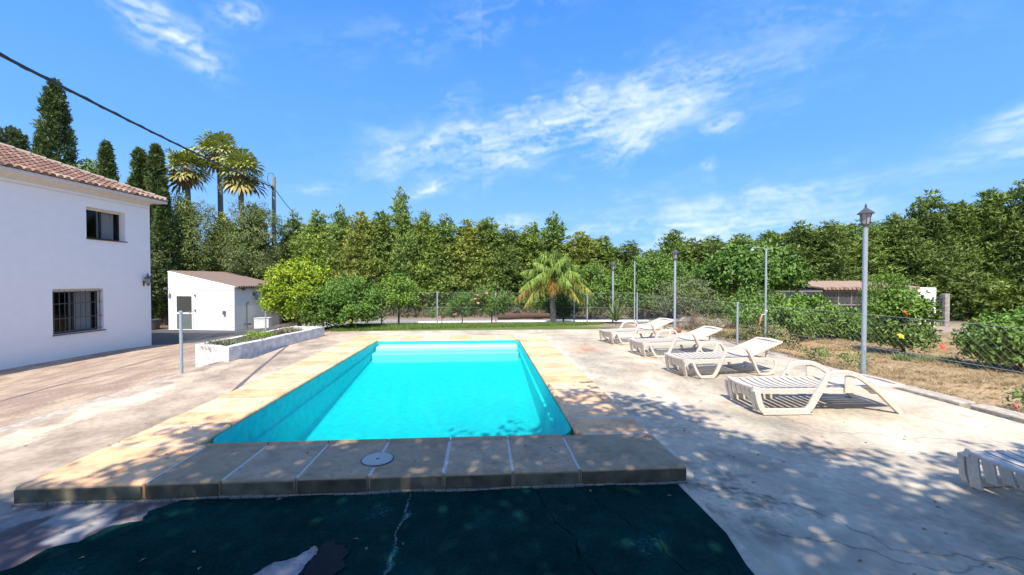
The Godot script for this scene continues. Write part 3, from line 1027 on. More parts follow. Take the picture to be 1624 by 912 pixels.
func ground_and_terrace() -> void:
	var wob := fnoise(0.35, 71, 4)
	# colour of the earth, by place
	var col := func(x: float, z: float) -> Color:
		var dry := Color(0.50, 0.35, 0.185)
		var earth := Color(0.46, 0.355, 0.27)
		var grass := Color(0.135, 0.19, 0.035)
		var w := wob.get_noise_2d(x, z)
		var c := earth.lerp(dry, smoothstep(5.6, 6.6, x) * smoothstep(-16.0, -13.0, z))
		var lawn := smoothstep(-12.5, -13.1, z) * smoothstep(-15.3, -14.9, z) * smoothstep(-5.0, -4.2, x + w) * smoothstep(4.4, 3.6, x + w)
		c = c.lerp(grass, lawn)
		var litter := smoothstep(-20.0, -22.5, z)
		c = c.lerp(Color(0.20, 0.145, 0.10), litter)
		return c * (1.0 + 0.35 * w)
	var xs := [-900.0, -300.0, -120.0, -60.0] + steps(-40.0, -6.0, 1.0) + steps(-6.0, -2.67, 0.37) + [-2.67, 0.95] + steps(1.5, 14.0, 0.5) + steps(14.0, 40.0, 1.5) + [40.0, 70.0, 140.0, 300.0, 900.0]
	var zs := [-900.0, -300.0, -120.0, -60.0] + steps(-40.0, -16.0, 1.0) + steps(-16.0, -11.1, 0.5) + [-11.1] + steps(-10.6, -4.22, 0.6) + [-4.22] + steps(-3.7, 4.0, 0.6) + [4.0, 20.0, 80.0, 300.0]
	var mb := MB.new()
	grid(mb, xs, zs, func(x, z): return gy(x, z) - 0.05, col, func(x, z): return x > -2.67 and x < 0.95 and z > -11.1 and z < -4.22)
	var gm := plain(Color.WHITE, 0.95)
	gm.vertex_color_use_as_albedo = true
	gm.albedo_texture = noise_tex(0.03, 72, [Color(0.62, 0.6, 0.58), Color(0.85, 0.84, 0.82), Color(0.95, 0.94, 0.92), Color(1, 1, 1)], 1024)
	gm.uv1_triplanar = true; gm.uv1_world_triplanar = true; gm.uv1_scale = Vector3.ONE * 0.35
	gm.detail_enabled = true; gm.detail_blend_mode = BaseMaterial3D.BLEND_MODE_MUL
	gm.heightmap_enabled = true; gm.heightmap_scale = 3.0
	gm.heightmap_texture = noise_tex(0.09, 73, [], 512)
	struct("ground", mb, gm)
	# the yard: a hard sheet from the kerb down to the house
	var yd := MB.new()
	grid(yd, steps(-15.2, -5.1, 0.6) + [-5.1], steps(-24.9, 3.0, 1.0) + [3.0], func(x, z): return gy(x, z) - 0.012, func(_x, _z): return Color.WHITE, func(x, z): return z < -20.6 and x < -9.0)
	for p in yd.v: yd.uv.append(Vector2(p.x / 9.0, p.z / 9.0))
	var ym := plain(Color.WHITE, 0.95)
	ym.albedo_texture = yard_tex()
	struct("yard_pavement", yd, ym)
	# dark forecourt in front of the shed
	var fc := MB.new()
	grid(fc, steps(-19.0, -9.4, 0.8) + [-9.4], steps(-25.6, -19.0, 0.8) + [-19.0], func(x, z): return gy(x, z) + 0.004 + (0.02 if z > -20.5 else 0.0) * 0.0, func(_x, _z): return Color.WHITE, func(x, z): return x > -12.3 + (-19.0 - z) * 0.42)
	struct("forecourt_pavement", fc, M.asphalt)
	# terrace slab round the pool
	var t := MB.new()
	var txs := [TX0] + steps(-4.6, -3.3, 0.43) + [-3.3, 1.56] + steps(2.0, 6.1, 0.51) + [6.1]
	var tzs := steps(-14.8, -11.6, 0.53) + [-11.6] + steps(-11.0, -3.4, 0.55) + [-3.4] + steps(-2.9, 3.0, 0.6) + [3.0]
	grid(t, txs, tzs, func(x, z): return ty(x, z), func(_x, _z): return Color.WHITE, func(x, z): return (x > -3.3 and x < 1.56 and z > -11.6 and z < -3.4) or z < -13.15 - (x + 4.2) * 0.155 or (x < -4.75 and z < -8.6) or (x < -4.4 and z < -12.0))
	for p in t.v: t.uv.append(Vector2((p.x - TX0) / (TX1 - TX0), (p.z - TZ0) / (TZ1 - TZ0)))
	var tm := plain(Color.WHITE, 0.9)
	tm.albedo_texture = terrace_tex()
	struct("pool_terrace", t, tm)
	# edge of the slab towards the yard, and the raised kerb on the lounger side
	var ke := MB.new()
	ke.box(Vector3(-5.26, -0.3, -8.6), Vector3(-5.095, 0.012, 3.0), 0.015)
	struct("terrace_kerb", ke, M.kerb)
	var kr := MB.new()
	for i in 9:
		var z0 := 2.0 - i * 1.75
		kr.box(Vector3(6.13, -0.2, z0 - 1.735), Vector3(6.36, 0.055 + 0.006 * sin(i * 2.1), z0), 0.012, Transform3D(Basis(Vector3.UP, 0.006 * sin(i * 1.7)), Vector3.ZERO))
	struct("boundary_kerb", kr, M.kerb)
	# the far track behind the fence
	var tr := MB.new()
	grid(tr, steps(-7.0, 14.0, 1.0) + [14.0], [-19.2, -17.0, -16.2], func(x, z): return gy(x, z) + 0.006, func(_x, _z): return Color.WHITE, func(_x, _z): return false)
	struct("track", tr, M.concrete)

# ---- pool
func pool() -> void:
	var x0 := -2.58
	var x1 := 0.91
	var z0 := -10.70
	var z1 := -4.05
	var wl := 0.098
	var liner := mottled(lin(0.001, 0.74, 0.72), 0.86, 0.02, 80, 0.6, 0.6)
	var step_m := mottled(lin(0.46, 0.80, 0.72), 0.9, 0.02, 81, 0.6, 0.6)
	var step2_m := mottled(lin(0.16, 0.74, 0.70), 0.9, 0.02, 82, 0.6, 0.6)
	var o := thing("swimming_pool", "rectangular turquoise swimming pool with full width steps at its far end", "swimming pool", Vector3.ZERO)
	var fy := func(z: float) -> float: return lerpf(-0.82, -0.20, clampf((z1 - z) / 6.6, 0, 1))
	# basin with rounded corners: outline from the near side round
	var rc := 0.28
	var ring := []
	for c in [[x1 - rc, z1 - rc, 0], [x0 + rc, z1 - rc, 1], [x0 + rc * 0.4, z0 + rc * 0.4, 2], [x1 - rc, z0 + rc, 3]]:
		var r: float = rc if c[2] != 2 else rc * 0.4
		for k in 7:
			var a: float = PI / 2 * (k / 6.0) + PI / 2 * c[2]
			ring.append(Vector2(c[0] + cos(a) * r, c[1] + sin(a) * r))
	var b := MB.new()
	var ctr := Vector3((x0 + x1) / 2, -0.3, (z0 + z1) / 2)
	for i in ring.size():
		var p: Vector2 = ring[i]
		var q: Vector2 = ring[(i + 1) % ring.size()]
		var f := 0.045
		var pi := p.lerp(Vector2(ctr.x, ctr.z), f / 2.4)
		var qi := q.lerp(Vector2(ctr.x, ctr.z), f / 2.4)
		var pf := p.lerp(Vector2(ctr.x, ctr.z), 0.07)
		var qf := q.lerp(Vector2(ctr.x, ctr.z), 0.07)
		var lv := [[p, q, 0.11, 0.11], [p, q, fy.call(p.y) * 0.25, fy.call(q.y) * 0.25], [pi, qi, fy.call(p.y) * 0.25 - 0.012, fy.call(q.y) * 0.25 - 0.012], [pi, qi, fy.call(pi.y) + 0.06, fy.call(qi.y) + 0.06], [pf, qf, fy.call(pf.y), fy.call(qf.y)]]
		for k in 4:
			var a0 := Vector3(lv[k][0].x, lv[k][2], lv[k][0].y)
			var a1 := Vector3(lv[k][1].x, lv[k][3], lv[k][1].y)
			var b0 := Vector3(lv[k + 1][0].x, lv[k + 1][2], lv[k + 1][0].y)
			var b1 := Vector3(lv[k + 1][1].x, lv[k + 1][3], lv[k + 1][1].y)
			b.quad(a0, a1, b1, b0)
		b.tri(Vector3(ctr.x, fy.call(ctr.z), ctr.z), Vector3(pf.x, fy.call(pf.y), pf.y), Vector3(qf.x, fy.call(qf.y), qf.y))
	for i in range(0, b.v.size(), 3):       # the basin is seen from inside
		var g := (b.v[i + 2] - b.v[i]).cross(b.v[i + 1] - b.v[i]).normalized()
		if g.dot(ctr + Vector3(0, 0.6, 0) - b.v[i]) < 0:
			var h := b.v[i]; b.v[i] = b.v[i + 1]; b.v[i + 1] = h; g = -g
		for k in 3: b.n[i + k] = g
	part("basin", b, liner, o)
	for k in 2:
		var s := MB.new()
		var top: float = [0.040, -0.055][k]
		s.box(Vector3(x0 + 0.05, -0.7, z0 + 0.02), Vector3(x1 - 0.05, top, z0 + [0.42, 0.80][k]), 0.03)
		part("step", s, [step_m, step2_m][k], o)
	var wm := plain(Color(0.9, 1.0, 1.0, 0.0), 0.02)
	wm.transparency = BaseMaterial3D.TRANSPARENCY_ALPHA
	wm.metallic_specular = 0.15
	wm.normal_enabled = true; wm.normal_scale = 0.055
	var nt := NoiseTexture2D.new()
	nt.width = 512; nt.height = 512; nt.seamless = true; nt.as_normal_map = true; nt.bump_strength = 6.0; nt.noise = fnoise(0.012, 91, 3)
	wm.normal_texture = nt
	wm.uv1_triplanar = true; wm.uv1_world_triplanar = true; wm.uv1_scale = Vector3.ONE * 0.8
	var w := MB.new()
	w.quad(Vector3(x0 - 0.01, wl, z1 + 0.01), Vector3(x1 + 0.01, wl, z1 + 0.01), Vector3(x1 + 0.01, wl, z0 - 0.01), Vector3(x0 - 0.01, wl, z0 - 0.01))
	struct("water", w, wm)
	var body := FogVolume.new()      # the faint turquoise scatter of the water itself
	body.name = "pool_water"
	body.shape = RenderingServer.FOG_VOLUME_SHAPE_BOX
	body.size = Vector3(x1 - x0 - 0.02, 0.92, z1 - z0 - 0.02)
	var fm := FogMaterial.new()
	fm.albedo = Color(0.0, 0.97, 0.98)
	fm.density = 0.22
	body.material = fm
	add_child(body)
	body.position = Vector3((x0 + x1) / 2, wl - 0.005 - 0.475, (z0 + z1) / 2)
	body.set_meta("kind", "stuff")
	# coping of single stones
	var warm := []
	for k in 4: warm.append(stone_mat(100 + k * 5, [Color(0.91, 0.735, 0.56), Color(0.885, 0.69, 0.505), Color(0.93, 0.765, 0.595), Color(0.90, 0.715, 0.535)][k], 0.4))
	var worn := []
	for k in 3: worn.append(stone_mat(130 + k * 5, [Color(0.67, 0.575, 0.46), Color(0.64, 0.55, 0.435), Color(0.69, 0.595, 0.48)][k], 0.5))
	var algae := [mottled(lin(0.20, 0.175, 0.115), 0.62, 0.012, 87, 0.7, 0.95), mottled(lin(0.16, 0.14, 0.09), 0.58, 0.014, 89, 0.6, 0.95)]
	var ct := thing("pool_coping", "raised border of sand coloured stone slabs around the pool", "pool edging")
	var yt := 0.13
	var stone := func(lo: Vector3, hi: Vector3, mat: Material, lip: int) -> void:
		var m := MB.new()
		var j := rng.randf_range(-0.0025, 0.0025)
		var gap := 0.006 if hi.z < -3.2 and lo.z > -4.1 else 0.015
		m.box(lo + Vector3(gap, 0, gap), hi + Vector3(-gap, j, -gap), 0.012)
		var q := part("coping_stone", m, mat, ct)
		if lip:
			var l := MB.new()
			var pts := []
			if lip == 1: pts = [Vector3(lo.x + 0.006, yt - 0.012, lo.z + 0.035), Vector3(hi.x - 0.006, yt - 0.012, lo.z + 0.035)]
			elif lip == 2: pts = [Vector3(hi.x - 0.035, yt - 0.012, lo.z + 0.006), Vector3(hi.x - 0.035, yt - 0.012, hi.z - 0.006)]
			elif lip == 3: pts = [Vector3(lo.x + 0.035, yt - 0.012, lo.z + 0.006), Vector3(lo.x + 0.035, yt - 0.012, hi.z - 0.006)]
			else: pts = [Vector3(lo.x + 0.006, yt - 0.012, hi.z - 0.035), Vector3(hi.x - 0.006, yt - 0.012, hi.z - 0.035)]
			l.tube(pts, [0.03], 10)
			part("rounded_lip", l, mat, q)
	var fx := [-3.39, -2.49, -1.95, -1.41, -0.87, -0.30, 0.24, 0.77, 1.65]
	for i in 8:
		stone.call(Vector3(fx[i], -0.02 if i > 0 else 0.0, z1 + 0.0), Vector3(fx[i + 1], yt, -3.29), worn[i % 3] if i > 0 else warm[3], 1 if i > 0 and i < 7 else 0)
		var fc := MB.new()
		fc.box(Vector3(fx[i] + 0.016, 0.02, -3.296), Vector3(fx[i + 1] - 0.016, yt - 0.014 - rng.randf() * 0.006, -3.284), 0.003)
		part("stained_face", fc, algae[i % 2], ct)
	for side in 2:
		var n := 13
		for i in n:
			var za := lerpf(z1, z0, float(i + 1) / n)
			var zb := lerpf(z1, z0, float(i) / n)
			var m: Material = warm[(i * 3 + side) % 4]
			if side == 0: stone.call(Vector3(-3.39, -0.05, za), Vector3(x0, yt, zb), m, 2)
			else: stone.call(Vector3(x1, -0.05, za), Vector3(1.65, yt, zb), m, 3)
	for i in 8:
		var xa := lerpf(-3.39, 1.65, i / 8.0)
		var xb := lerpf(-3.39, 1.65, (i + 1) / 8.0)
		if i == 0: xb = x0
		if i == 1: xa = x0
		if i == 6: xb = x1
		if i == 7: xa = x1
		stone.call(Vector3(xa, -0.05, z0 - 0.92), Vector3(xb, yt, z0), warm[(i * 3 + 1) % 4], 4 if i > 0 and i < 7 else 0)
	# pale mortar in the joints (a bed just under the stones' tops) and the rough footing below the front face
	var bed := MB.new()
	bed.box(Vector3(-3.36, -0.1, z1 + 0.03), Vector3(1.62, yt - 0.005, -3.32))
	bed.box(Vector3(-3.36, -0.1, z0 - 0.9), Vector3(x0 - 0.03, yt - 0.005, z1 + 0.029))
	bed.box(Vector3(x1 + 0.03, -0.1, z0 - 0.9), Vector3(1.62, yt - 0.005, z1 + 0.029))
	bed.box(Vector3(x0 - 0.029, -0.1, z0 - 0.9), Vector3(x1 + 0.029, yt - 0.005, z0 - 0.03))
	part("mortar_bed", bed, mottled(lin(0.72, 0.66, 0.58), 0.8, 0.05, 84, 1.5), ct)
	var ft := MB.new()
	for i in 60:
		var xa := lerpf(-3.38, 1.64, i / 60.0)
		var xb := lerpf(-3.38, 1.64, (i + 1) / 60.0)
		var d := 0.008 * sin(i * 0.7) + rng.randf_range(0.0, 0.008)
		ft.box(Vector3(xa, -0.02, -3.33), Vector3(xb, 0.020 + 0.004 * sin(i * 0.43) + rng.randf_range(-0.002, 0.002), -3.272 + d), 0.006)
	part("footing", ft, mottled(lin(0.50, 0.47, 0.42), 0.4, 0.08, 85, 2.0, 0.95, 1.0), ct)
	var lid := thing("skimmer_lid", "round pale plastic lid set into the front edge stones", "lid", Vector3(-0.875, yt, -3.60))
	var lm := MB.new()
	lm.lathe(Vector3.ZERO, [Vector2(0.125, 0.0), Vector2(0.122, 0.009), Vector2(0.112, 0.012), Vector2(0.02, 0.010), Vector2(0.018, 0.004), Vector2(0, 0.004)], 32)
	part("disc", lm, mottled(lin(0.62, 0.62, 0.56), 0.75, 0.06, 86, 3.0), lid)
	var lr := MB.new()
	lr.lathe(Vector3.ZERO, [Vector2(0.134, 0.0), Vector2(0.134, 0.005), Vector2(0.126, 0.005)], 32)
	part("ring", lr, M.iron, lid)
	var lk := MB.new()
	lk.lathe(Vector3(0, 0.004, 0), [Vector2(0.013, 0.0), Vector2(0.012, 0.003), Vector2(0, 0.003)], 12)
	part("keyhole", lk, M.black, lid)

func rough(p: PackedVector2Array, amp: float, each: float) -> PackedVector2Array:      # torn outline
	var out := PackedVector2Array()
	var nz := fnoise(9.0, 201, 3)
	for i in p.size():
		var a := p[i]
		var b := p[(i + 1) % p.size()]
		var n := clampi(int(a.distance_to(b) / each), 1, 60)
		for k in n:
			var q := a.lerp(b, float(k) / n)
			var w := amp if q.y < -1.0 and q.x < 1.3 and q.y > -3.27 else 0.0
			out.append(q + Vector2(nz.get_noise_2d(q.x, q.y), nz.get_noise_2d(q.x + 40.0, q.y)) * w * 2.0)
	return out

func green_floor() -> void:
	var left := [Vector2(-2.5, -3.275), Vector2(-2.2, -3.29), Vector2(-2.34, -3.12), Vector2(-2.30, -3.02), Vector2(-2.46, -2.93), Vector2(-2.50, -2.80), Vector2(-2.63, -2.72), Vector2(-2.62, -2.6), Vector2(-2.74, -2.5), Vector2(-2.78, -2.3), Vector2(-2.9, -2.0), Vector2(-2.95, 0.0), Vector2(-3.1, 2.5)]
	var poly := PackedVector2Array()
	poly.append(Vector2(1.55, -3.285))
	for p in left: poly.append(p)
	poly.append(Vector2(1.3, 2.5)); poly.append(Vector2(1.47, -1.9)); poly.append(Vector2(1.5, -2.3)); poly.append(Vector2(1.56, -2.6))
	var hole := [Vector2(-1.26, -2.42), Vector2(-1.19, -2.52), Vector2(-1.10, -2.57), Vector2(-1.03, -2.66), Vector2(-0.97, -2.63), Vector2(-0.99, -2.55), Vector2(-1.02, -2.3), Vector2(-1.05, -2.0), Vector2(-1.3, -2.0)]
	var o := MB.new()
	poly = rough(poly, 0.016, 0.035)
	var ragged := rough(PackedVector2Array(hole), 0.014, 0.02)
	# cut the floor along the hole into two simple rings
	var cutl := PackedVector2Array([Vector2(-9, -9), Vector2(-1.12, -9), Vector2(-1.12, 9), Vector2(-9, 9)])
	var cutr := PackedVector2Array([Vector2(-1.12, -9), Vector2(9, -9), Vector2(9, 9), Vector2(-1.12, 9)])
	var y := 0.007
	for cut in [cutl, cutr]:
		for piece in Geometry2D.intersect_polygons(poly, cut):
			for q in Geometry2D.clip_polygons(piece, ragged):
				var idx := Geometry2D.triangulate_polygon(q)
				for k in range(0, idx.size(), 3):
					var a := Vector3(q[idx[k]].x, y, q[idx[k]].y)
					var b := Vector3(q[idx[k + 1]].x, y, q[idx[k + 1]].y)
					var d := Vector3(q[idx[k + 2]].x, y, q[idx[k + 2]].y)
					if (b - a).cross(d - a).y < 0: o.tri(a, d, b)
					else: o.tri(a, b, d)
				for k in q.size():
					var a := Vector3(q[k].x, y, q[k].y)
					var b := Vector3(q[(k + 1) % q.size()].x, y, q[(k + 1) % q.size()].y)
					o.quad(a, b, b - Vector3(0, 0.006, 0), a - Vector3(0, 0.006, 0))
	for p in o.v: o.uv.append(Vector2((p.x + 4.0) / 6.0, (p.z + 3.4) / 6.0))
	var m := plain(Color.WHITE, 0.8)
	m.albedo_texture = green_tex()
	m.specular_mode = BaseMaterial3D.SPECULAR_DISABLED
	struct("painted_floor", o, m)
	# dark torn scrap beside the bare patch
	var s := MB.new()
	var e := [Vector2(-0.985, -2.63), Vector2(-0.93, -2.72), Vector2(-0.9, -2.65), Vector2(-0.84, -2.66), Vector2(-0.83, -2.60), Vector2(-0.79, -2.57), Vector2(-0.80, -2.50), Vector2(-0.77, -2.44), Vector2(-0.82, -2.36), Vector2(-0.8, -2.2), Vector2(-1.0, -2.2)]
	e = Array(rough(PackedVector2Array(e), 0.012, 0.02))
	var idx := Geometry2D.triangulate_polygon(PackedVector2Array(e))
	for k in range(0, idx.size(), 3):
		var a := Vector3(e[idx[k]].x, 0.012 + 0.006 * (idx[k] % 2), e[idx[k]].y)
		var b := Vector3(e[idx[k + 1]].x, 0.012 + 0.006 * (idx[k + 1] % 2), e[idx[k + 1]].y)
		var d := Vector3(e[idx[k + 2]].x, 0.012 + 0.006 * (idx[k + 2] % 2), e[idx[k + 2]].y)
		if (b - a).cross(d - a).y < 0: s.tri(a, d, b)
		else: s.tri(a, b, d)
	solo("felt_scrap", s, mottled(lin(0.010, 0.014, 0.016), 0.5, 0.06, 88, 3.0, 0.95), "torn black scrap lying beside the bare patch in the green floor", "scrap")

# ---- house
func window_parts(o: Node3D, z0: float, z1: float, y0: float, y1: float, shut: float) -> void:
	var d := -0.24
	var w := MB.new()
	for q in [[z0, z0 + 0.06, y0, y1], [z1 - 0.06, z1, y0, y1], [z0 + 0.06, z1 - 0.06, y0, y0 + 0.06], [z0 + 0.06, z1 - 0.06, y1 - 0.06, y1], [(z0 + z1) / 2 - 0.035, (z0 + z1) / 2 + 0.035, y0 + 0.06, y1 - 0.06]]:
		w.box(Vector3(d - 0.05, q[2], q[0]), Vector3(d, q[3], q[1]), 0.004)
	var wo := part("window", w, M.black, o)
	var g := MB.new()
	g.box(Vector3(d - 0.032, y0 + 0.06, z0 + 0.06), Vector3(d - 0.026, y1 - 0.06, z1 - 0.06))
	part("pane", g, M.glass, wo)
	var cu := MB.new()
	var n := 26
	for k in n:
		var za := lerpf(z0 + 0.3 * (z1 - z0) * 0.0 + 0.1, (z0 + z1) / 2 + 0.06, float(k) / n)
		var zb := lerpf(z0 + 0.1, (z0 + z1) / 2 + 0.06, float(k + 1) / n)
		cu.quad(Vector3(d - 0.12 + 0.018 * sin(k * 1.3), y0 + 0.05, zb), Vector3(d - 0.12 + 0.018 * sin(k * 1.3 - 1.3), y0 + 0.05, za), Vector3(d - 0.12 + 0.018 * sin(k * 1.3 - 1.3), y1, za), Vector3(d - 0.12 + 0.018 * sin(k * 1.3), y1, zb))
	part("curtain", cu, M.curtain, wo)
	var rb := MB.new()
	rb.box(Vector3(d + 0.002, y1 - shut, z0 + 0.003), Vector3(d + 0.05, y1 - 0.002, z1 - 0.003), 0.008)
	part("shutter_box", rb, M.fascia, wo)
	var s := MB.new()
	s.box(Vector3(-0.26, y0 - 0.035, z0 - 0.06), Vector3(0.045, y0 - 0.001, z1 + 0.02), 0.006)
	part("sill", s, M.sill, wo)

func house() -> void:
	var o := thing("white_house", "two storey white rendered house with barred window and clay tile roof", "house", Vector3(-13.9, -1.1, -18.9), -5.0)
	var zl := [0.0, 1.12, 2.04, 2.62, 3.77, 14.0]
	var yl := [-0.3, 0.89, 2.42, 4.23, 5.36, 5.97]
	var w := MB.new()
	var solid := func(i: int, j: int) -> bool: return not ((j == 1 and (i == 2 or i == 3)) or (j == 3 and (i == 1 or i == 2)))
	for i in 5:
		for j in 5:
			if solid.call(i, j): w.quad(Vector3(0, yl[j], zl[i + 1]), Vector3(0, yl[j], zl[i]), Vector3(0, yl[j + 1], zl[i]), Vector3(0, yl[j + 1], zl[i + 1]))
	for q in [[2.04, 3.77, 0.89, 2.42], [1.12, 2.62, 4.23, 5.36]]:
		var c := Vector3(-0.15, (q[2] + q[3]) / 2, (q[0] + q[1]) / 2)
		var f := func(z: float, y: float, x: float) -> Vector3: return Vector3(x, y, z)
		for e in [[q[0], q[2], q[1], q[2]], [q[0], q[3], q[1], q[3]], [q[0], q[2], q[0], q[3]], [q[1], q[2], q[1], q[3]]]:
			var a: Vector3 = f.call(e[0], e[1], 0.0)
			var b: Vector3 = f.call(e[2], e[3], 0.0)
			var nn := (b - a).cross(Vector3(-0.3, 0, 0))
			if nn.dot((a + b) / 2 - c) > 0: w.quad(b, a, a + Vector3(-0.3, 0, 0), b + Vector3(-0.3, 0, 0))
			else: w.quad(a, b, b + Vector3(-0.3, 0, 0), a + Vector3(-0.3, 0, 0))
	w.quad(Vector3(0, -0.3, 0), Vector3(-10, -0.3, 0), Vector3(-10, 5.97, 0), Vector3(0, 5.97, 0))
	w.quad(Vector3(-10, -0.3, 14), Vector3(0, -0.3, 14), Vector3(0, 5.97, 14), Vector3(-10, 5.97, 14))
	w.quad(Vector3(-10, -0.3, 0), Vector3(-10, -0.3, 14), Vector3(-10, 5.97, 14), Vector3(-10, 5.97, 0))
	part("wall", w, M.white, o)
	var room := MB.new()      # dark rooms behind the windows
	for q in [[1.2, 4.6, 0.2, 2.8], [0.4, 3.5, 3.3, 5.8]]:
		room.box(Vector3(-3.6, q[2], q[0]), Vector3(-3.5, q[3], q[1]))
		room.box(Vector3(-3.5, q[2] - 0.1, q[0]), Vector3(-0.3, q[2], q[1]))
		room.box(Vector3(-3.5, q[3], q[0]), Vector3(-0.3, q[3] + 0.1, q[1]))
		room.box(Vector3(-3.5, q[2], q[0] - 0.1), Vector3(-0.3, q[3], q[0]))
		room.box(Vector3(-3.5, q[2], q[1]), Vector3(-0.3, q[3], q[1] + 0.1))
	part("room_lining", room, plain(lin(0.03, 0.028, 0.025), 0.9), o)
	window_parts(o, 2.04, 3.77, 0.89, 2.42, 0.10)
	window_parts(o, 1.12, 2.62, 4.23, 5.36, 0.08)
	for k in 10:
		var b := MB.new()
		var z := 2.04 + 1.73 * (k + 0.5) / 10.0
		b.tube([Vector3(-0.06, 0.9, z), Vector3(-0.06, 2.36, z)], [0.011], 6)
		part("window_bar", b, M.iron, o)
	for y in [0.97, 1.42, 1.92, 2.32]:
		var b := MB.new()
		b.box(Vector3(-0.068, y - 0.012, 2.045), Vector3(-0.052, y + 0.012, 3.765))
		part("window_bar", b, M.iron, o)
	# eaves: white slab with a coved underside
	var ea := MB.new()
	var ov := 0.42
	ea.box(Vector3(-10.4, 5.97, -ov), Vector3(ov, 6.07, 14.4), 0.01)
	for k in 4:
		var a0 := k / 4.0 * PI / 2
		var a1 := (k + 1) / 4.0 * PI / 2
		var p := func(a: float, z: float) -> Vector3: return Vector3(0.24 * (1.0 - cos(a)) + 0.001, 5.97 - 0.17 * (1.0 - sin(a)), z)
		ea.quad(p.call(a0, 14.0), p.call(a0, 0.0), p.call(a1, 0.0), p.call(a1, 14.0))
	part("eaves", ea, M.fascia, o)
	var rf := MB.new()
	var sl := 0.42
	var run := 5.0 + ov
	var yb := 6.075
	var P := func(x: float, z: float, r: float) -> Vector3: return Vector3(x, yb + r * sl, z)
	var a: Vector3 = P.call(ov, -ov, 0.0)
	var b2: Vector3 = P.call(ov, 14.4, 0.0)
	var c2: Vector3 = P.call(ov - run, 14.4 - run, run)
	var d2: Vector3 = P.call(ov - run, -ov + run, run)
	var e2: Vector3 = P.call(-10.4, -ov, 0.0)
	var f2: Vector3 = P.call(-10.4, 14.4, 0.0)
	rf.quad(b2, a, d2, c2); rf.tri(a, e2, d2); rf.tri(f2, b2, c2); rf.quad(e2, f2, c2, d2)
	var ro := part("roof", rf, M.tile[3], o)
	var protos := []
	for m in 5:
		var t := MB.new()
		var n := 6
		for k in n:
			var u0 := PI * k / n
			var u1 := PI * (k + 1) / n
			var q := func(u: float, s: float) -> Vector3:
				var r := lerpf(0.098, 0.078, s)
				return Vector3(-s * 0.44, sin(u) * r * 0.85 + 0.012 + (1.0 - s) * 0.018, cos(u) * r)
			var n0 := Vector3(0, sin(u0), cos(u0))
			var n1 := Vector3(0, sin(u1), cos(u1))
			t.trin(q.call(u0, 0.0), q.call(u1, 1.0), q.call(u0, 1.0), n0, n1, n0); t.trin(q.call(u0, 0.0), q.call(u1, 0.0), q.call(u1, 1.0), n0, n1, n1)
			t.otri(q.call(u0, 0.0), q.call(u1, 0.0), Vector3(0, 0.0, 0), Vector3(-1, 0, 0))
		protos.append(t.mesh(M.tile[m]))
	var ang := atan(sl)
	for col in 34:
		var z := -ov + 0.13 + col * 0.232
		var lim := (z + ov) / cos(ang)
		var s := -0.05
		var row := 0
		while s < minf(lim, 5.6) - 0.1 and row < 14:
			if col > 22 and row > 7: break
			var q := part("roof_tile", protos[4 if row == 0 and rng.randf() < 0.7 else rng.randi() % 4], null, ro, Vector3(ov - s * cos(ang), yb + s * sin(ang) + 0.004, z + rng.randf_range(-0.006, 0.006)))
			q.rotation = Vector3(0, rng.randf_range(-0.02, 0.02), -ang)
			s += 0.40; row += 1
	for k in 19:
		var s := 0.06 + k * 0.40
		var hp := MB.new()
		var dir := (d2 - a).normalized()
		hp.tube([a + dir * s + Vector3(0, 0.05, 0), a + dir * (s + 0.43) + Vector3(0, 0.035, 0)], [0.115, 0.098], 10)
		part("ridge_tile", hp, M.ridge, ro)
	var cb := MB.new()
	cb.tube([Vector3(0.012, 5.72, 13), Vector3(0.012, 5.70, 0.05)], [0.008], 5)
	part("wall_cable", cb, M.fascia, o)
	var l := thing("wall_lantern", "small dark wall lantern near the corner of the white house", "lantern", Vector3(-13.93 + 0.17, 1.48, -18.58))
	var ar := MB.new()
	ar.tube(smooth_path([Vector3(-0.16, -0.02, 0), Vector3(-0.10, 0.10, 0), Vector3(-0.03, 0.40, 0), Vector3(0, 0.36, 0)], 4), [0.012], 6)
	ar.box(Vector3(-0.19, -0.10, -0.05), Vector3(-0.165, 0.12, 0.05), 0.005)
	part("bracket", ar, M.lampmetal, l)
	lantern_parts(l, -0.06, 1.25)

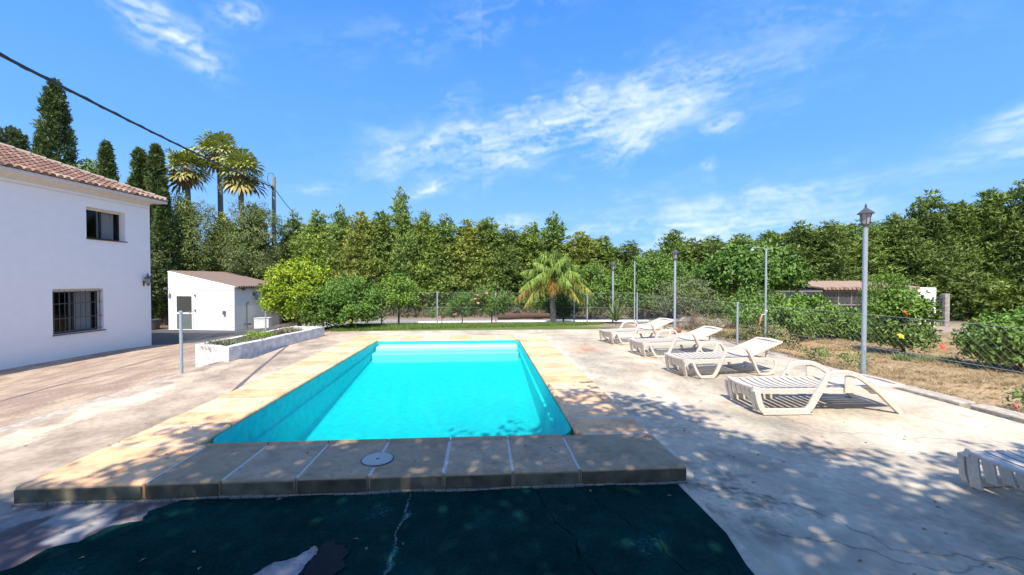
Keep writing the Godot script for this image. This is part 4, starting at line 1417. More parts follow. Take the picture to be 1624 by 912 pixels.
# ---- shed
func shed() -> void:
	var o := thing("white_shed", "low white outbuilding with a lean-to tile roof and half glazed door", "shed", Vector3(-13.86, -1.25, -24.87), -12.3)
	# local x runs to the left end along the front (negative), z negative runs back along the side
	var L := 4.25
	var W := 4.6
	var hl := 3.32
	var hr := 2.45
	var w := MB.new()
	w.quad(Vector3(-L, -0.3, 0), Vector3(0, -0.3, 0), Vector3(0, hr, 0), Vector3(-L, hl, 0))
	part("front_wall", w, M.shedwhite, o)
	var w2 := MB.new()
	var ex := Vector3(-0.5, 0, -W)
	w2.quad(Vector3(0, -0.3, 0), Vector3(0, -0.3, 0) + ex, Vector3(0, hr, 0) + ex, Vector3(0, hr, 0))
	part("side_wall", w2, M.shedwhite, o)
	var w3 := MB.new()
	w3.quad(Vector3(-L, -0.3, 0) + ex, Vector3(-L, -0.3, 0), Vector3(-L, hl, 0), Vector3(-L, hl, 0) + ex)
	w3.quad(Vector3(0, -0.3, 0) + ex, Vector3(-L, -0.3, 0) + ex, Vector3(-L, hl, 0) + ex, Vector3(0, hr, 0) + ex)
	part("rear_wall", w3, M.shedwhite, o)
	var band := MB.new()
	band.box(Vector3(-L + 0.3, 2.30, 0.002), Vector3(-0.02, 2.32, 0.014))
	part("render_joint", band, M.fascia, o)
	var r := MB.new()
	var rl := Vector3(-L - 0.02, hl + 0.03, -0.03)
	var rr := Vector3(0.16, hr - 0.005, -0.03)
	r.quad(rl, rr, rr + ex, rl + ex)
	r.quad(rl - Vector3(0, 0.06, 0) + ex, rr - Vector3(0, 0.06, 0) + ex, rr - Vector3(0, 0.06, 0), rl - Vector3(0, 0.06, 0))
	r.quad(rr - Vector3(0, 0.06, 0), rr - Vector3(0, 0.06, 0) + ex, rr + ex, rr)
	r.quad(rl - Vector3(0, 0.06, 0), rr - Vector3(0, 0.06, 0), rr, rl)
	var ro := part("roof", r, M.dull[2], o)
	for k in 22:      # tile courses running down the fall
		var t := MB.new()
		var p := rl + ex * ((k + 0.5) / 22.0) + Vector3(0, 0.025, 0)
		var q := rr + ex * ((k + 0.5) / 22.0) + Vector3(0.04, 0.025, 0)
		t.tube([p, q], [0.075, 0.08], 8)
		part("tile_course", t, M.dull[(k * 7) % 3], ro)
	var cp := MB.new()
	cp.box(Vector3(0.0, -0.02, -0.01), Vector3(4.4, 0.05, 0.16), 0.01, Transform3D(Basis(Vector3.BACK, -atan2(hl - hr, L)), Vector3(-L - 0.03, hl + 0.02, -0.14)))
	part("verge", cp, M.shedwhite, o)
	# door with glass above and below
	var d := MB.new()
	var dx := -3.66
	for q in [[-0.06, 1.04, 1.95, 2.03], [-0.06, 0.0, 0.02, 1.95], [0.98, 1.04, 0.02, 1.95], [0.0, 0.98, 0.93, 1.02], [0.0, 0.98, 0.02, 0.06]]:
		d.box(Vector3(dx + q[0], q[2], 0.004), Vector3(dx + q[1], q[3], 0.05), 0.006)
	var do := part("door", d, M.white, o)
	for q in [[1.02, 1.95, 0.34], [0.06, 0.93, 0.20]]:
		var p := MB.new()
		p.box(Vector3(dx, q[0], 0.01), Vector3(dx + 0.98, q[1], 0.022))
		var pm := plain(lin(0.05, 0.055, 0.05) if q[0] > 0.5 else lin(0.13, 0.16, 0.15), 0.12)
		part("pane", p, pm, do)
	var hd := MB.new()
	hd.tube([Vector3(dx + 0.93, 1.0, 0.05), Vector3(dx + 0.93, 1.0, 0.09), Vector3(dx + 0.82, 1.0, 0.09)], [0.01], 6)
	part("handle", hd, M.iron, do)
	for q in [[dx + 1.18, 2.0], [dx + 1.18, 1.15]]:
		var s := MB.new()
		s.box(Vector3(q[0] - 0.03, q[1] - 0.06, 0.002), Vector3(q[0] + 0.03, q[1] + 0.06, 0.06), 0.01)
		part("shutter_catch", s, M.iron, o)
	var bx := MB.new()
	bx.box(Vector3(-0.68, 0.92, 0.002), Vector3(-0.54, 1.14, 0.10), 0.01)
	part("bell_box", bx, M.lampmetal, o)
	var fl := MB.new()
	fl.tube([Vector3(-L + 0.05, 2.42, 0.0), Vector3(-L + 0.1, 2.45, 0.25)], [0.014], 6)
	fl.lathe(Vector3(-L + 0.12, 2.36, 0.30), [Vector2(0.10, -0.02), Vector2(0.09, 0.05), Vector2(0.03, 0.09), Vector2(0, 0.1)], 10)
	part("lamp_arm", fl, M.iron, o)
	var bm := MB.new()
	bm.box(Vector3(-0.1, hr - 0.17, -0.72), Vector3(0.10, hr - 0.06, -0.60), 0.01)
	part("beam_end", bm, M.wood, o)
	var down := MB.new()
	down.tube([Vector3(-0.07, 1.55, -1.0), Vector3(-0.07, 0.35, -1.0)], [0.02], 6)
	down.tube([Vector3(-0.07, 1.55, -1.0), Vector3(-0.10, 1.58, -1.25)], [0.015], 6)
	part("pipe", down, M.black, o)
	# lantern and meter on the side wall
	var ln := thing("wall_lantern", "wall lantern with reddish top on the side of the white shed", "lantern", o.to_global(Vector3(0.02, 1.78, -1.65)), -12.3)
	var br := MB.new()
	br.tube([Vector3(-0.18, 0.30, 0), Vector3(-0.06, 0.36, 0), Vector3(0, 0.30, 0)], [0.014], 6)
	br.box(Vector3(-0.2, 0.16, -0.05), Vector3(-0.17, 0.36, 0.05), 0.006)
	part("bracket", br, plain(lin(0.2, 0.07, 0.05), 0.6), ln)
	lantern_parts(ln, -0.05, 1.2)
	var mbx := thing("meter_box", "small white masonry box standing against the shed side wall", "meter box", Vector3(-13.0, gy(-13.0, -26.2), -26.2), 8.0)
	var m := MB.new()
	m.box(Vector3(-0.4, -0.2, -0.25), Vector3(0.4, 0.55, 0.25), 0.015)
	part("body", m, M.shedwhite, mbx)
	var m2 := MB.new()
	m2.box(Vector3(-0.43, 0.55, -0.28), Vector3(0.43, 0.59, 0.28), 0.01)
	part("top_slab", m2, M.fascia, mbx)
	var hs := thing("hose_reel", "coiled dark hose on the ground by the white meter box", "hose", Vector3(-13.65, gy(-13.65, -25.8) + 0.25, -25.8))
	var hm := MB.new()
	for k in 3:
		var pts := []
		for i in 17: pts.append(Vector3(cos(TAU * i / 16.0) * (0.2 - k * 0.03), 0.03 * k, sin(TAU * i / 16.0) * (0.2 - k * 0.03)))
		hm.tube(pts, [0.018], 5, false)
	hm.tube([Vector3(0, -0.3, 0), Vector3(0, 0.05, 0)], [0.02], 6)
	part("coil", hm, M.black, hs)
	# things in the gap between house and shed
	var gw := thing("block_wall", "grey block wall in the shade between house and shed", "wall", Vector3(-21.5, -1.3, -30.0), 8.0)
	for j in 8:
		for i in 9:
			var b := MB.new()
			var s := 0.25 * (j % 2)
			b.box(Vector3(i * 0.5 - 2.4 + s, j * 0.25 - 0.1, -0.1), Vector3(i * 0.5 - 1.91 + s, j * 0.25 + 0.14, 0.1 + rng.randf_range(-0.006, 0.006)), 0.01)
			part("block", b, M.concrete, gw)
	var tb := thing("water_trough", "dark grey tub on the ground beside the white shed", "tub", Vector3(-19.3, gy(-19.3, -26.3), -26.3))
	var tm := MB.new()
	tm.lathe(Vector3.ZERO, [Vector2(0.34, 0), Vector2(0.42, 0.5), Vector2(0.45, 0.5), Vector2(0.45, 0.54), Vector2(0.40, 0.54), Vector2(0.33, 0.06), Vector2(0, 0.06)], 20)
	part("tub", tm, M.iron, tb)
	part("water_surface", disc(0.37, 0.42), plain(lin(0.02, 0.03, 0.03), 0.1), tb)

func disc(r: float, y: float) -> MB:
	var m := MB.new()
	m.lathe(Vector3(0, y, 0), [Vector2(r, 0), Vector2(0, 0.001)], 20)
	return m

# ---- planter
func planter() -> void:
	var o := thing("planter", "long white rendered planter wall with mottled faces", "planter")
	var outer := [Vector2(-4.88, -8.55), Vector2(-4.38, -12.14), Vector2(-5.35, -12.3), Vector2(-5.76, -8.96)]
	var ctr := Vector2(-5.1, -10.5)
	var inner := []
	for p in outer: inner.append(p + Vector2(signf(ctr.x - p.x) * 0.13, signf(ctr.y - p.y) * 0.14))
	var yt := 0.335
	var m := MB.new()
	for i in 4:
		var a: Vector2 = outer[i]
		var b: Vector2 = outer[(i + 1) % 4]
		var c: Vector2 = inner[(i + 1) % 4]
		var d: Vector2 = inner[i]
		var n := 8
		for k in n:
			var t0 := float(k) / n
			var t1 := float(k + 1) / n
			var y0 := yt + 0.006 * sin(i * 3 + k * 1.9)
			var y1 := yt + 0.006 * sin(i * 3 + (k + 1) * 1.9) if k < n - 1 else yt + 0.006 * sin((i + 1) * 3)
			if k == 0: y0 = yt + 0.006 * sin(i * 3)
			var A := a.lerp(b, t0)
			var B := a.lerp(b, t1)
			var C := d.lerp(c, t1)
			var D := d.lerp(c, t0)
			var o3 := Vector3(ctr.x, 0, ctr.y)
			m.oquad(Vector3(A.x, -0.5, A.y), Vector3(B.x, -0.5, B.y), Vector3(B.x, y1 - 0.012, B.y), Vector3(A.x, y0 - 0.012, A.y), o3)
			var e := 0.06
			var A2 := A.lerp(D, e)
			var B2 := B.lerp(C, e)
			m.oquad(Vector3(A.x, y0 - 0.012, A.y), Vector3(B.x, y1 - 0.012, B.y), Vector3(B2.x, y1, B2.y), Vector3(A2.x, y0, A2.y), o3 - Vector3(0, 5, 0))
			m.oquad(Vector3(A2.x, y0, A2.y), Vector3(B2.x, y1, B2.y), Vector3(C.x, y1, C.y), Vector3(D.x, y0, D.y), Vector3(A.x, -5, A.y))
			var nn := Vector3(C.x, 0, C.y) + (Vector3(B.x, 0, B.y) - Vector3(C.x, 0, C.y)) * 3.0
			m.oquad(Vector3(D.x, y0, D.y), Vector3(C.x, y1, C.y), Vector3(C.x, 0.1, C.y), Vector3(D.x, 0.1, D.y), nn)
	part("wall", m, M.planterwhite, o)  # the same mottled white on every face
	var s := MB.new()
	s.quad(Vector3(inner[3].x, 0.27, inner[3].y), Vector3(inner[0].x, 0.27, inner[0].y), Vector3(inner[1].x, 0.26, inner[1].y), Vector3(inner[2].x, 0.26, inner[2].y))
	part("soil", s, M.soil, o)
	# plants in it
	var spots := [[-5.28, -9.15, 0.30, "low grey-green herb clump at the near end of the planter", 0], [-5.05, -9.7, 0.22, "second grey-green herb clump, beside the near one in the planter", 0], [-5.2, -10.35, 0.24, "bright yellow-green tuft in the middle of the planter", 1], [-5.0, -11.3, 0.26, "sparse dry plant towards the far end of the planter", 2]]
	for q in spots:
		var p := thing("planter_plant", q[3], "plant", Vector3(q[0], 0.265, q[1]))
		var f := MB.new()
		for i in 420:
			var a := rng.randf() * TAU
			var rr: float = q[2] * sqrt(rng.randf())
			var b := Vector3(cos(a) * rr * 1.25, 0, sin(a) * rr * 1.3)
			f.col = tint([Color(0.15, 0.16, 0.07), Color(0.20, 0.30, 0.03), Color(0.2, 0.17, 0.09)][q[4]], [Color(0.24, 0.24, 0.12), Color(0.32, 0.40, 0.05), Color(0.30, 0.26, 0.15)][q[4]], rng.randf())
			if q[4] == 2 and i > 220: break
			var hgt: float = (1.0 - pow(rr / q[2], 2) * 0.6) * q[2] * [0.5, 0.85, 0.75][q[4]] * rng.randf_range(0.5, 1.0)
			var e := b + Vector3(cos(a) * 0.05, hgt, sin(a) * 0.05) + rdir() * 0.04
			f.blade(b.lerp(e, 0.25), e, rdir() * 0.012)
			f.leaf(b.lerp(e, rng.randf_range(0.5, 0.9)), (rdir() + Vector3.UP * 0.6).normalized(), rdir(), 0.05, 0.018)
		part("foliage", f, M.leaf, p)
	# thin dark strip laid on the paving from the planter to the coping
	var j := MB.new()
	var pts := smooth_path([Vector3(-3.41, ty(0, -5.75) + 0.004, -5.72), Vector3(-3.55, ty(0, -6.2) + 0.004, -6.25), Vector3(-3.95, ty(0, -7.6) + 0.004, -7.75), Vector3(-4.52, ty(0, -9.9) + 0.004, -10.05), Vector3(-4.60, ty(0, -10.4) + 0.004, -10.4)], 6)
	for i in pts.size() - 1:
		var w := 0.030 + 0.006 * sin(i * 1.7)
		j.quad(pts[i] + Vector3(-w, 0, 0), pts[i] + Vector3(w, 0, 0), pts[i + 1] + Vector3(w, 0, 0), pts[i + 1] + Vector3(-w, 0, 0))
	struct("dark_pavement_strip", j, mottled(lin(0.20, 0.165, 0.15), 0.7, 0.05, 95, 2.0, 0.95))

# ---- kennel on the far right
func kennel() -> void:
	var o := thing("kennel_block", "low tiled animal pen with mesh front and white end wall beyond the shrubs", "animal pen", Vector3(16.2, -0.5, -19.3), 0.0)
	var L := 6.0
	var wall := MB.new()
	wall.box(Vector3(4.95, -0.2, -2.6), Vector3(5.95, 1.75, 0.0), 0.015)
	part("end_wall", wall, M.shedwhite, o)
	var back := MB.new()
	back.box(Vector3(0.0, -0.2, -2.6), Vector3(4.94, 1.9, -2.45))
	back.box(Vector3(0.0, -0.2, -2.44), Vector3(0.12, 1.7, -0.02))
	back.box(Vector3(0.13, -0.2, -0.02), Vector3(4.94, 0.28, 0.04))
	part("back_wall", back, M.concrete, o)
	var r := MB.new()
	r.quad(Vector3(-0.1, 1.72, 0.25), Vector3(4.9, 1.72, 0.25), Vector3(4.9, 2.0, -2.8), Vector3(-0.1, 2.0, -2.8))
	r.quad(Vector3(-0.1, 1.66, -2.8), Vector3(4.9, 1.66, -2.8), Vector3(4.9, 1.66, 0.25), Vector3(-0.1, 1.66, 0.25))
	r.quad(Vector3(-0.1, 1.66, 0.25), Vector3(4.9, 1.66, 0.25), Vector3(4.9, 1.72, 0.25), Vector3(-0.1, 1.72, 0.25))
	var ro := part("roof", r, M.tile[4], o)
	for k in 24:
		var t := MB.new()
		var x := -0.05 + k * 0.206
		t.tube([Vector3(x, 1.74, 0.30), Vector3(x, 2.02, -2.8)], [0.075], 7)
		part("tile_course", t, [M.ridge, M.tile[4], M.tile[2]][k % 3], ro)
	for k in 8:
		var f := MB.new()
		f.box(Vector3(0.15 + k * 0.66, 0.28, -0.01), Vector3(0.21 + k * 0.66, 1.66, 0.05), 0.005)
		part("front_post", f, M.wood, o)
	for y in [0.9, 1.56]:
		var f := MB.new()
		f.box(Vector3(0.1, y, 0.051), Vector3(4.9, y + 0.06, 0.08), 0.005)
		part("front_rail", f, M.wood, o)
	var ms := MB.new()
	for k in 70: ms.tube([Vector3(0.15 + k * 0.068, 0.28, 0.02), Vector3(0.15 + k * 0.068, 1.6, 0.02)], [0.004], 3, false)
	for k in 20: ms.tube([Vector3(0.15, 0.3 + k * 0.066, 0.022), Vector3(4.9, 0.3 + k * 0.066, 0.022)], [0.004], 3, false)
	stuff(part("wire_mesh", ms, M.wire, o))
	var dr := MB.new()
	dr.box(Vector3(6.5, -0.2, -0.3), Vector3(6.75, 1.45, -0.05), 0.02)
	var g := thing("gate_post", "pale concrete gate post beside the white end wall of the animal pen", "post", Vector3(16.2, -0.5, -19.3))
	part("shaft", dr, M.concrete, g)
	var gt := thing("dark_gate", "dark narrow mesh gate between the white end wall and the concrete post", "gate", Vector3(22.2, -0.5, -19.5))
	var gm := MB.new()
	for k in 4: gm.box(Vector3(0.02 + k * 0.15, 0.0, 0), Vector3(0.05 + k * 0.15, 1.3, 0.03))
	for y in [0.05, 0.65, 1.25]: gm.box(Vector3(0.0, y, 0.031), Vector3(0.49, y + 0.04, 0.045))
	part("bars", gm, M.iron, gt)
	# open pen left of it
	var pn := thing("pen_frame", "open timber pen frame left of the tiled animal pen", "pen", Vector3(12.6, -0.42, -18.6))
	for k in 4:
		var f := MB.new()
		f.box(Vector3(k * 0.95, -0.1, 0), Vector3(k * 0.95 + 0.07, 1.55, 0.07), 0.006)
		part("post", f, M.wood, pn)
	for y in [0.75, 1.5]:
		var f := MB.new()
		f.box(Vector3(-0.1, y, 0.072), Vector3(3.0, y + 0.06, 0.10), 0.006)
		part("rail", f, M.wood, pn)

# ---- fences, posts, poles, cables
func gp(x: float, z: float) -> Vector3: return Vector3(x, gy(x, z), z)

func fences_and_poles() -> void:
	fence("wire fence with leaning posts running behind the planter to the shed", [gp(-5.2, -7.73), gp(-6.75, -12.3), gp(-8.33, -17.0), gp(-9.2, -20.0)], 1.08, [gp(-5.2, -7.73), gp(-8.33, -17.0)], 0.09)
	fence("wire fence across the far side of the lawn behind the pool", [gp(-3.6, -15.3), gp(-1.5, -15.5), gp(0.5, -15.7), gp(3.35, -15.8), gp(5.55, -15.2)], 1.08, [gp(-3.55, -15.3), gp(-1.62, -15.5), gp(0.5, -15.7), gp(3.45, -15.8), gp(4.1, -16.4), gp(5.65, -15.2)], 0.10)
	fence("wire fence behind the loungers along the dry grass", [gp(5.65, -15.2), gp(6.2, -9.94), gp(6.3, -6.5), gp(6.45, -3.0), gp(6.5, 0.6)], 1.06, [gp(6.2, -9.94), gp(6.5, 0.5)], 0.10)
	lamp_post("tallest nearest lamp post with lantern head, rising from the kerb", 6.42, -6.73, 2.87)
	lamp_post("second lamp post, standing behind the lounger with its back raised", 5.77, -12.4, 2.57, 1.0)
	lamp_post("farthest lamp post, beside the spiky plant at the end of the terrace", 4.81, -15.4, 2.32, 1.0)
	var p := thing("metal_pole", "bare thin grey pole between two lamp posts at the far fence", "pole", gp(5.5, -15.05))
	var m := MB.new()
	m.tube([Vector3(0, -0.1, 0), Vector3(0, 2.2, 0)], [0.024], 10)
	m.lathe(Vector3(0, 2.2, 0), [Vector2(0.027, -0.02), Vector2(0.027, 0.005), Vector2(0, 0.012)], 10)
	part("shaft", m, M.galv, p)
	var s := thing("outdoor_shower", "grey pipe shower with bent arm beside the fence post", "shower", gp(6.78, -9.75))
	m = MB.new()
	m.tube([Vector3(0, -0.1, 0), Vector3(0, 2.38, 0)], [0.024], 10)
	part("riser", m, M.galv, s)
	m = MB.new()
	m.tube(smooth_path([Vector3(0, 2.36, 0), Vector3(-0.06, 2.39, 0.01), Vector3(-0.33, 2.40, 0.02), Vector3(-0.36, 2.37, 0.02)], 4), [0.009], 6)
	m.lathe(Vector3(-0.365, 2.33, 0.02), [Vector2(0.05, 0), Vector2(0.045, 0.02), Vector2(0.01, 0.05)], 12)
	part("shower_arm", m, M.galv, s)
	m = MB.new()
	m.tube([Vector3(0, 0.80, 0.0), Vector3(-0.10, 0.80, 0.03), Vector3(-0.14, 0.74, 0.04)], [0.012], 6)
	m.tube([Vector3(0.0, 0.83, 0.0), Vector3(0, 0.90, 0.03)], [0.028], 8)
	part("tap", m, M.fascia, s)
	var hose := thing("garden_hose", "orange brown hose hanging from the shower tap down to the ground", "hose", gp(6.78, -9.75))
	m = MB.new()
	m.tube(smooth_path([Vector3(-0.14, 0.74, 0.04), Vector3(-0.17, 0.62, 0.05), Vector3(-0.24, 0.42, 0.06), Vector3(-0.36, 0.2, 0.08), Vector3(-0.47, 0.06, 0.12), Vector3(-0.5, 0.02, 0.3)], 5), [0.017], 8)
	part("tube", m, M.hose, hose)
	m = MB.new()
	m.tube([Vector3(-0.14, 0.76, 0.04), Vector3(-0.165, 0.64, 0.048)], [0.028, 0.022], 8)
	part("connector", m, plain(lin(0.65, 0.22, 0.10), 0.5), hose)
	# utility pole with cables
	var up := thing("utility_pole", "weathered wooden utility pole rising among the trees", "utility pole", Vector3(-16.0, gy(-16.0, -34.0), -34.0))
	m = MB.new()
	m.tube([Vector3(0, -0.3, 0), Vector3(0.02, 5.0, 0), Vector3(0.05, 10.75, 0)], [0.19, 0.17, 0.13], 10)
	part("shaft", m, M.pole, up)
	m = MB.new()
	m.tube(smooth_path([Vector3(0, 9.9, 0.15), Vector3(-0.30, 10.4, 0.18), Vector3(-0.26, 10.95, 0.15), Vector3(0.0, 11.0, 0.05), Vector3(0.06, 10.75, 0)], 5), [0.018], 5)
	part("cable_loop", m, M.cable, up)
	m = MB.new()
	m.box(Vector3(-0.1, 9.85, 0.11), Vector3(0.12, 10.0, 0.22), 0.01)
	part("clamp", m, M.iron, up)
	var cb := thing("overhead_cable", "thick black overhead cable sagging from the pole across the sky", "cable")
	m = MB.new()
	var a := Vector3(-16.0, 8.75, -33.8)
	var b := Vector3(-8.45, 6.02, -2.0)
	var pts := []
	for i in 41:
		var t := i / 40.0
		pts.append(a.lerp(b, t) + Vector3(0, -4.0 * t * (1 - t) * 0.30, 0))
	m.tube(pts, [0.038], 7)
	part("strand", m, M.cable, cb)
	var pp := []
	for i in 161:
		var t := i / 160.0
		var c: Vector3 = a.lerp(b, t) + Vector3(0, -4.0 * t * (1 - t) * 0.30, 0)
		pp.append(c + Vector3(cos(i * 0.9), sin(i * 0.9), 0) * 0.034)
	m = MB.new()
	m.tube(pp, [0.02], 5)
	part("twisted_strand", m, M.cable, cb)
	var up2 := thing("utility_pole", "short distant pole top showing above the conifers beside the utility pole", "utility pole", Vector3(-16.1, gy(-16.1, -37.5), -37.5))
	m = MB.new()
	m.tube([Vector3(0, 0, 0), Vector3(0, 8.9, 0)], [0.12, 0.08], 8)
	part("shaft", m, M.pole, up2)
	m = MB.new()
	m.tube([Vector3(-0.3, 8.7, 0), Vector3(0, 8.5, 0), Vector3(0.25, 9.0, 0)], [0.03], 5)
	part("cross_arm", m, M.pole, up2)
	var c2 := thing("overhead_cable", "thin dark cable slanting down from the pole top to the distant pole", "cable")
	m = MB.new()
	m.tube([Vector3(-15.95, 8.7, -34.0), Vector3(-15.9, 7.9, -35.6), Vector3(-16.0, 7.3, -37.5)], [0.026], 5)
	part("strand", m, M.cable, c2)

func loungers() -> void:
	var spots := [[3.02, -10.30, 16.0, 18.0, "farthest white lounger with raised back, first in the row"], [3.20, -8.68, 9.0, 18.0, "second farthest white lounger with raised back, level with the second lamp post"],
		[3.22, -6.95, 7.0, 18.5, "middle white lounger with raised back in front of the garden shower"], [3.27, -5.2, -2.0, 0.0, "white lounger lying flat in front of the tall lamp post"], [3.72, -2.72, 0.0, 0.0, "nearest white lounger half in the tree shade by the picture edge"]]
	for q in spots:
		var o := make_lounger(q[3], q[4])
		o.position = Vector3(q[0], ty(q[0], q[1]) + 0.004, q[1])
		o.rotation_degrees.y = q[2]

# ---- plants near the pool
func near_plants() -> void:
	var o: Node3D
	# citrus behind the planter
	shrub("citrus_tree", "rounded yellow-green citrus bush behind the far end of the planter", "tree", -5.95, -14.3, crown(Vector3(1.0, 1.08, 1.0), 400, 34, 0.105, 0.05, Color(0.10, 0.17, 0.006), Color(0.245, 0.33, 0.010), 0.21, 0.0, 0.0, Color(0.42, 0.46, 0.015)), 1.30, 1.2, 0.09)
	shrub("leafy_shrub", "dense mid-green shrub to the right of the citrus bush, by the lawn corner", "shrub", -4.2, -14.0, crown(Vector3(0.95, 0.84, 0.9), 260, 34, 0.11, 0.045, Color(0.055, 0.125, 0.015), Color(0.13, 0.235, 0.03), 0.24), 0.76, 0.7, 0.05)
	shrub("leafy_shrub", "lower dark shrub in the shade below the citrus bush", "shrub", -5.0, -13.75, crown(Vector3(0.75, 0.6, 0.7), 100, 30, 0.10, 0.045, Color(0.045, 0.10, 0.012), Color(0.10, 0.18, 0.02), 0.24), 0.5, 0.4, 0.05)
	shrub("young_tree", "small round bright green tree standing alone on the lawn edge", "tree", -2.82, -14.6, crown(Vector3(0.64, 0.56, 0.6), 105, 30, 0.10, 0.045, Color(0.085, 0.17, 0.02), Color(0.17, 0.27, 0.03), 0.20), 1.08, 0.95, 0.04)
	# pink flowering shrubs
	o = shrub("flowering_shrub", "tall airy shrub with pink flowers beyond the lawn", "shrub", 0.35, -15.9, crown(Vector3(0.82, 0.66, 0.6), 130, 24, 0.11, 0.04, Color(0.075, 0.14, 0.025), Color(0.15, 0.23, 0.05), 0.22), 0.78, 0.7, 0.03)
	flowers_on(o, [Vector3(-0.55, 1.05, 0.4), Vector3(-0.2, 1.12, 0.5), Vector3(-0.5, 0.75, 0.48), Vector3(-0.6, 0.9, 0.4), Vector3(0.1, 0.05, 0.55)], Color(0.75, 0.22, 0.20), 0.07)
	shrub("leafy_shrub", "compact green shrub left of the pink flowering shrub", "shrub", -0.75, -16.0, crown(Vector3(0.5, 0.5, 0.5), 85, 26, 0.09, 0.04, Color(0.06, 0.13, 0.02), Color(0.12, 0.21, 0.03), 0.2), 0.62, 0.5, 0.03)
	o = shrub("rose_bush", "small rose bush with pink blooms by a wire fence post", "shrub", -1.5, -15.9, crown(Vector3(0.45, 0.28, 0.4), 34, 18, 0.08, 0.035, Color(0.07, 0.13, 0.025), Color(0.13, 0.2, 0.04), 0.16), 0.42, 0.35, 0.02)
	flowers_on(o, [Vector3(-0.05, 0.25, 0.35), Vector3(0.5, 0.32, 0.2)], Color(0.72, 0.25, 0.27), 0.08)
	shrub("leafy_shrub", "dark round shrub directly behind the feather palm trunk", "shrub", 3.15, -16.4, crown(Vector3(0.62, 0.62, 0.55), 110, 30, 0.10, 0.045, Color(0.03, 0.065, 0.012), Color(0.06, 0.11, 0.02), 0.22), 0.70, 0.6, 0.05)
	queen_palm(2.55, -15.3)
	# spiky plant
	o = thing("yucca", "spiky sword-leaved plant at the far corner of the terrace", "plant", gp(4.72, -14.75))
	for i in 46:
		var a := i * 2.4
		var el := lerpf(0.25, 1.5, i / 45.0)
		var d := Vector3(cos(a) * cos(el), sin(el), sin(a) * cos(el))
		var l := rng.randf_range(0.68, 0.9)
		var b := MB.new()
		var s := Vector3(-sin(a), 0, cos(a)) * 0.022
		b.col = tint(Color(0.10, 0.15, 0.05), Color(0.22, 0.27, 0.10), rng.randf())
		var mid := d * l * 0.6
		b.quad(-s, s, mid + s * 1.1, mid - s * 1.1)
		b.blade(mid, d * l + Vector3(0, -0.12 * cos(el), 0), s * 1.1)
		part("leaf", b, M.leaf, o, Vector3(0, 0.05, 0))
	# trees and hedge behind the loungers
	shrub("mulberry_tree", "dense umbrella shaped tree with a dark hollow underside behind the shower", "tree", 10.6, -16.2, crown(Vector3(1.9, 1.15, 1.5), 330, 36, 0.17, 0.10, Color(0.05, 0.115, 0.015), Color(0.125, 0.22, 0.03), 0.34, 0.45), 1.92, 2.1, 0.13, "", 6)
	var hedge := [[5.0, -19.5, 1.5, 1.2, "broad green shrub behind the far wire fence, left of the second lamp post"], [7.3, -19.0, 1.7, 1.35, "broad green shrub directly behind the second lamp post"], [9.2, -20.5, 1.6, 1.5, "broad green shrub between the second lamp post and the umbrella shaped tree"], [3.4, -20.5, 1.3, 1.1, "broad green shrub behind the feather palm, right side"]]
	for q in hedge:
		shrub("broad_shrub", q[4], "shrub", q[0], q[1], crown(Vector3(q[2], q[3], 1.2), 200, 30, 0.15, 0.065, Color(0.065, 0.135, 0.018), Color(0.135, 0.225, 0.03), 0.34), q[3] * 0.95 + 0.15, 1.2, 0.08)
	shrub("grey_shrub", "grey-green straggly shrub behind the farthest loungers", "shrub", 7.7, -15.6, crown(Vector3(1.25, 0.75, 0.8), 90, 24, 0.12, 0.04, Color(0.09, 0.12, 0.05), Color(0.17, 0.2, 0.09), 0.32), 0.95, 0.9, 0.06)
	shrub("leafy_shrub", "leafy shrub overhanging the rubble behind the second lounger", "shrub", 9.3, -14.2, crown(Vector3(1.1, 0.6, 0.8), 110, 26, 0.12, 0.055, Color(0.06, 0.125, 0.02), Color(0.13, 0.215, 0.035), 0.28), 0.75, 0.7, 0.06)
	var low := [[8.1, -11.3, 0.95, 0.56, "bright green bush just behind the shower pipe"], [9.6, -11.9, 0.95, 0.62, "bright green bush right of the one behind the shower pipe"], [11.2, -12.0, 0.95, 0.40, "green bush with a red bloom left of the tall lamp post"], [13.0, -13.6, 1.0, 0.38, "green bush in front of the animal pen mesh"], [11.9, -15.6, 1.0, 0.55, "taller green bush in front of the open pen frame"]]
	for q in low:
		o = shrub("hibiscus_bush", q[4], "shrub", q[0], q[1], crown(Vector3(q[2], q[3], 0.8), 150, 28, 0.11, 0.055, Color(0.065, 0.14, 0.015), Color(0.15, 0.25, 0.03), 0.25), q[3] * 0.85, 0.6, 0.04, "bushes behind the lounger fence")
		if q[0] == 11.2: flowers_on(o, [Vector3(0.05, 0.72, 0.72)], Color(0.75, 0.03, 0.02), 0.10)
	o = shrub("hibiscus_bush", "tall hibiscus with red and yellow blooms right of the tall lamp post", "shrub", 9.42, -8.9, crown(Vector3(0.52, 0.76, 0.5), 170, 28, 0.095, 0.055, Color(0.065, 0.135, 0.015), Color(0.16, 0.25, 0.03), 0.2), 0.70, 0.6, 0.04, "bushes behind the lounger fence")
	flowers_on(o, [Vector3(-0.42, 0.95, 0.42), Vector3(0.6, 0.18, 0.3)], Color(0.78, 0.07, 0.03), 0.085)
	flowers_on(o, [Vector3(-0.5, 0.45, 0.42)], Color(0.80, 0.55, 0.03), 0.08)
	shrub("bamboo_clump", "upright feathery bush beside the white end wall of the animal pen", "shrub", 12.7, -12.6, crown(Vector3(0.48, 0.95, 0.5), 150, 26, 0.14, 0.03, Color(0.07, 0.15, 0.02), Color(0.16, 0.26, 0.03), 0.24), 1.1, 0.9, 0.05)
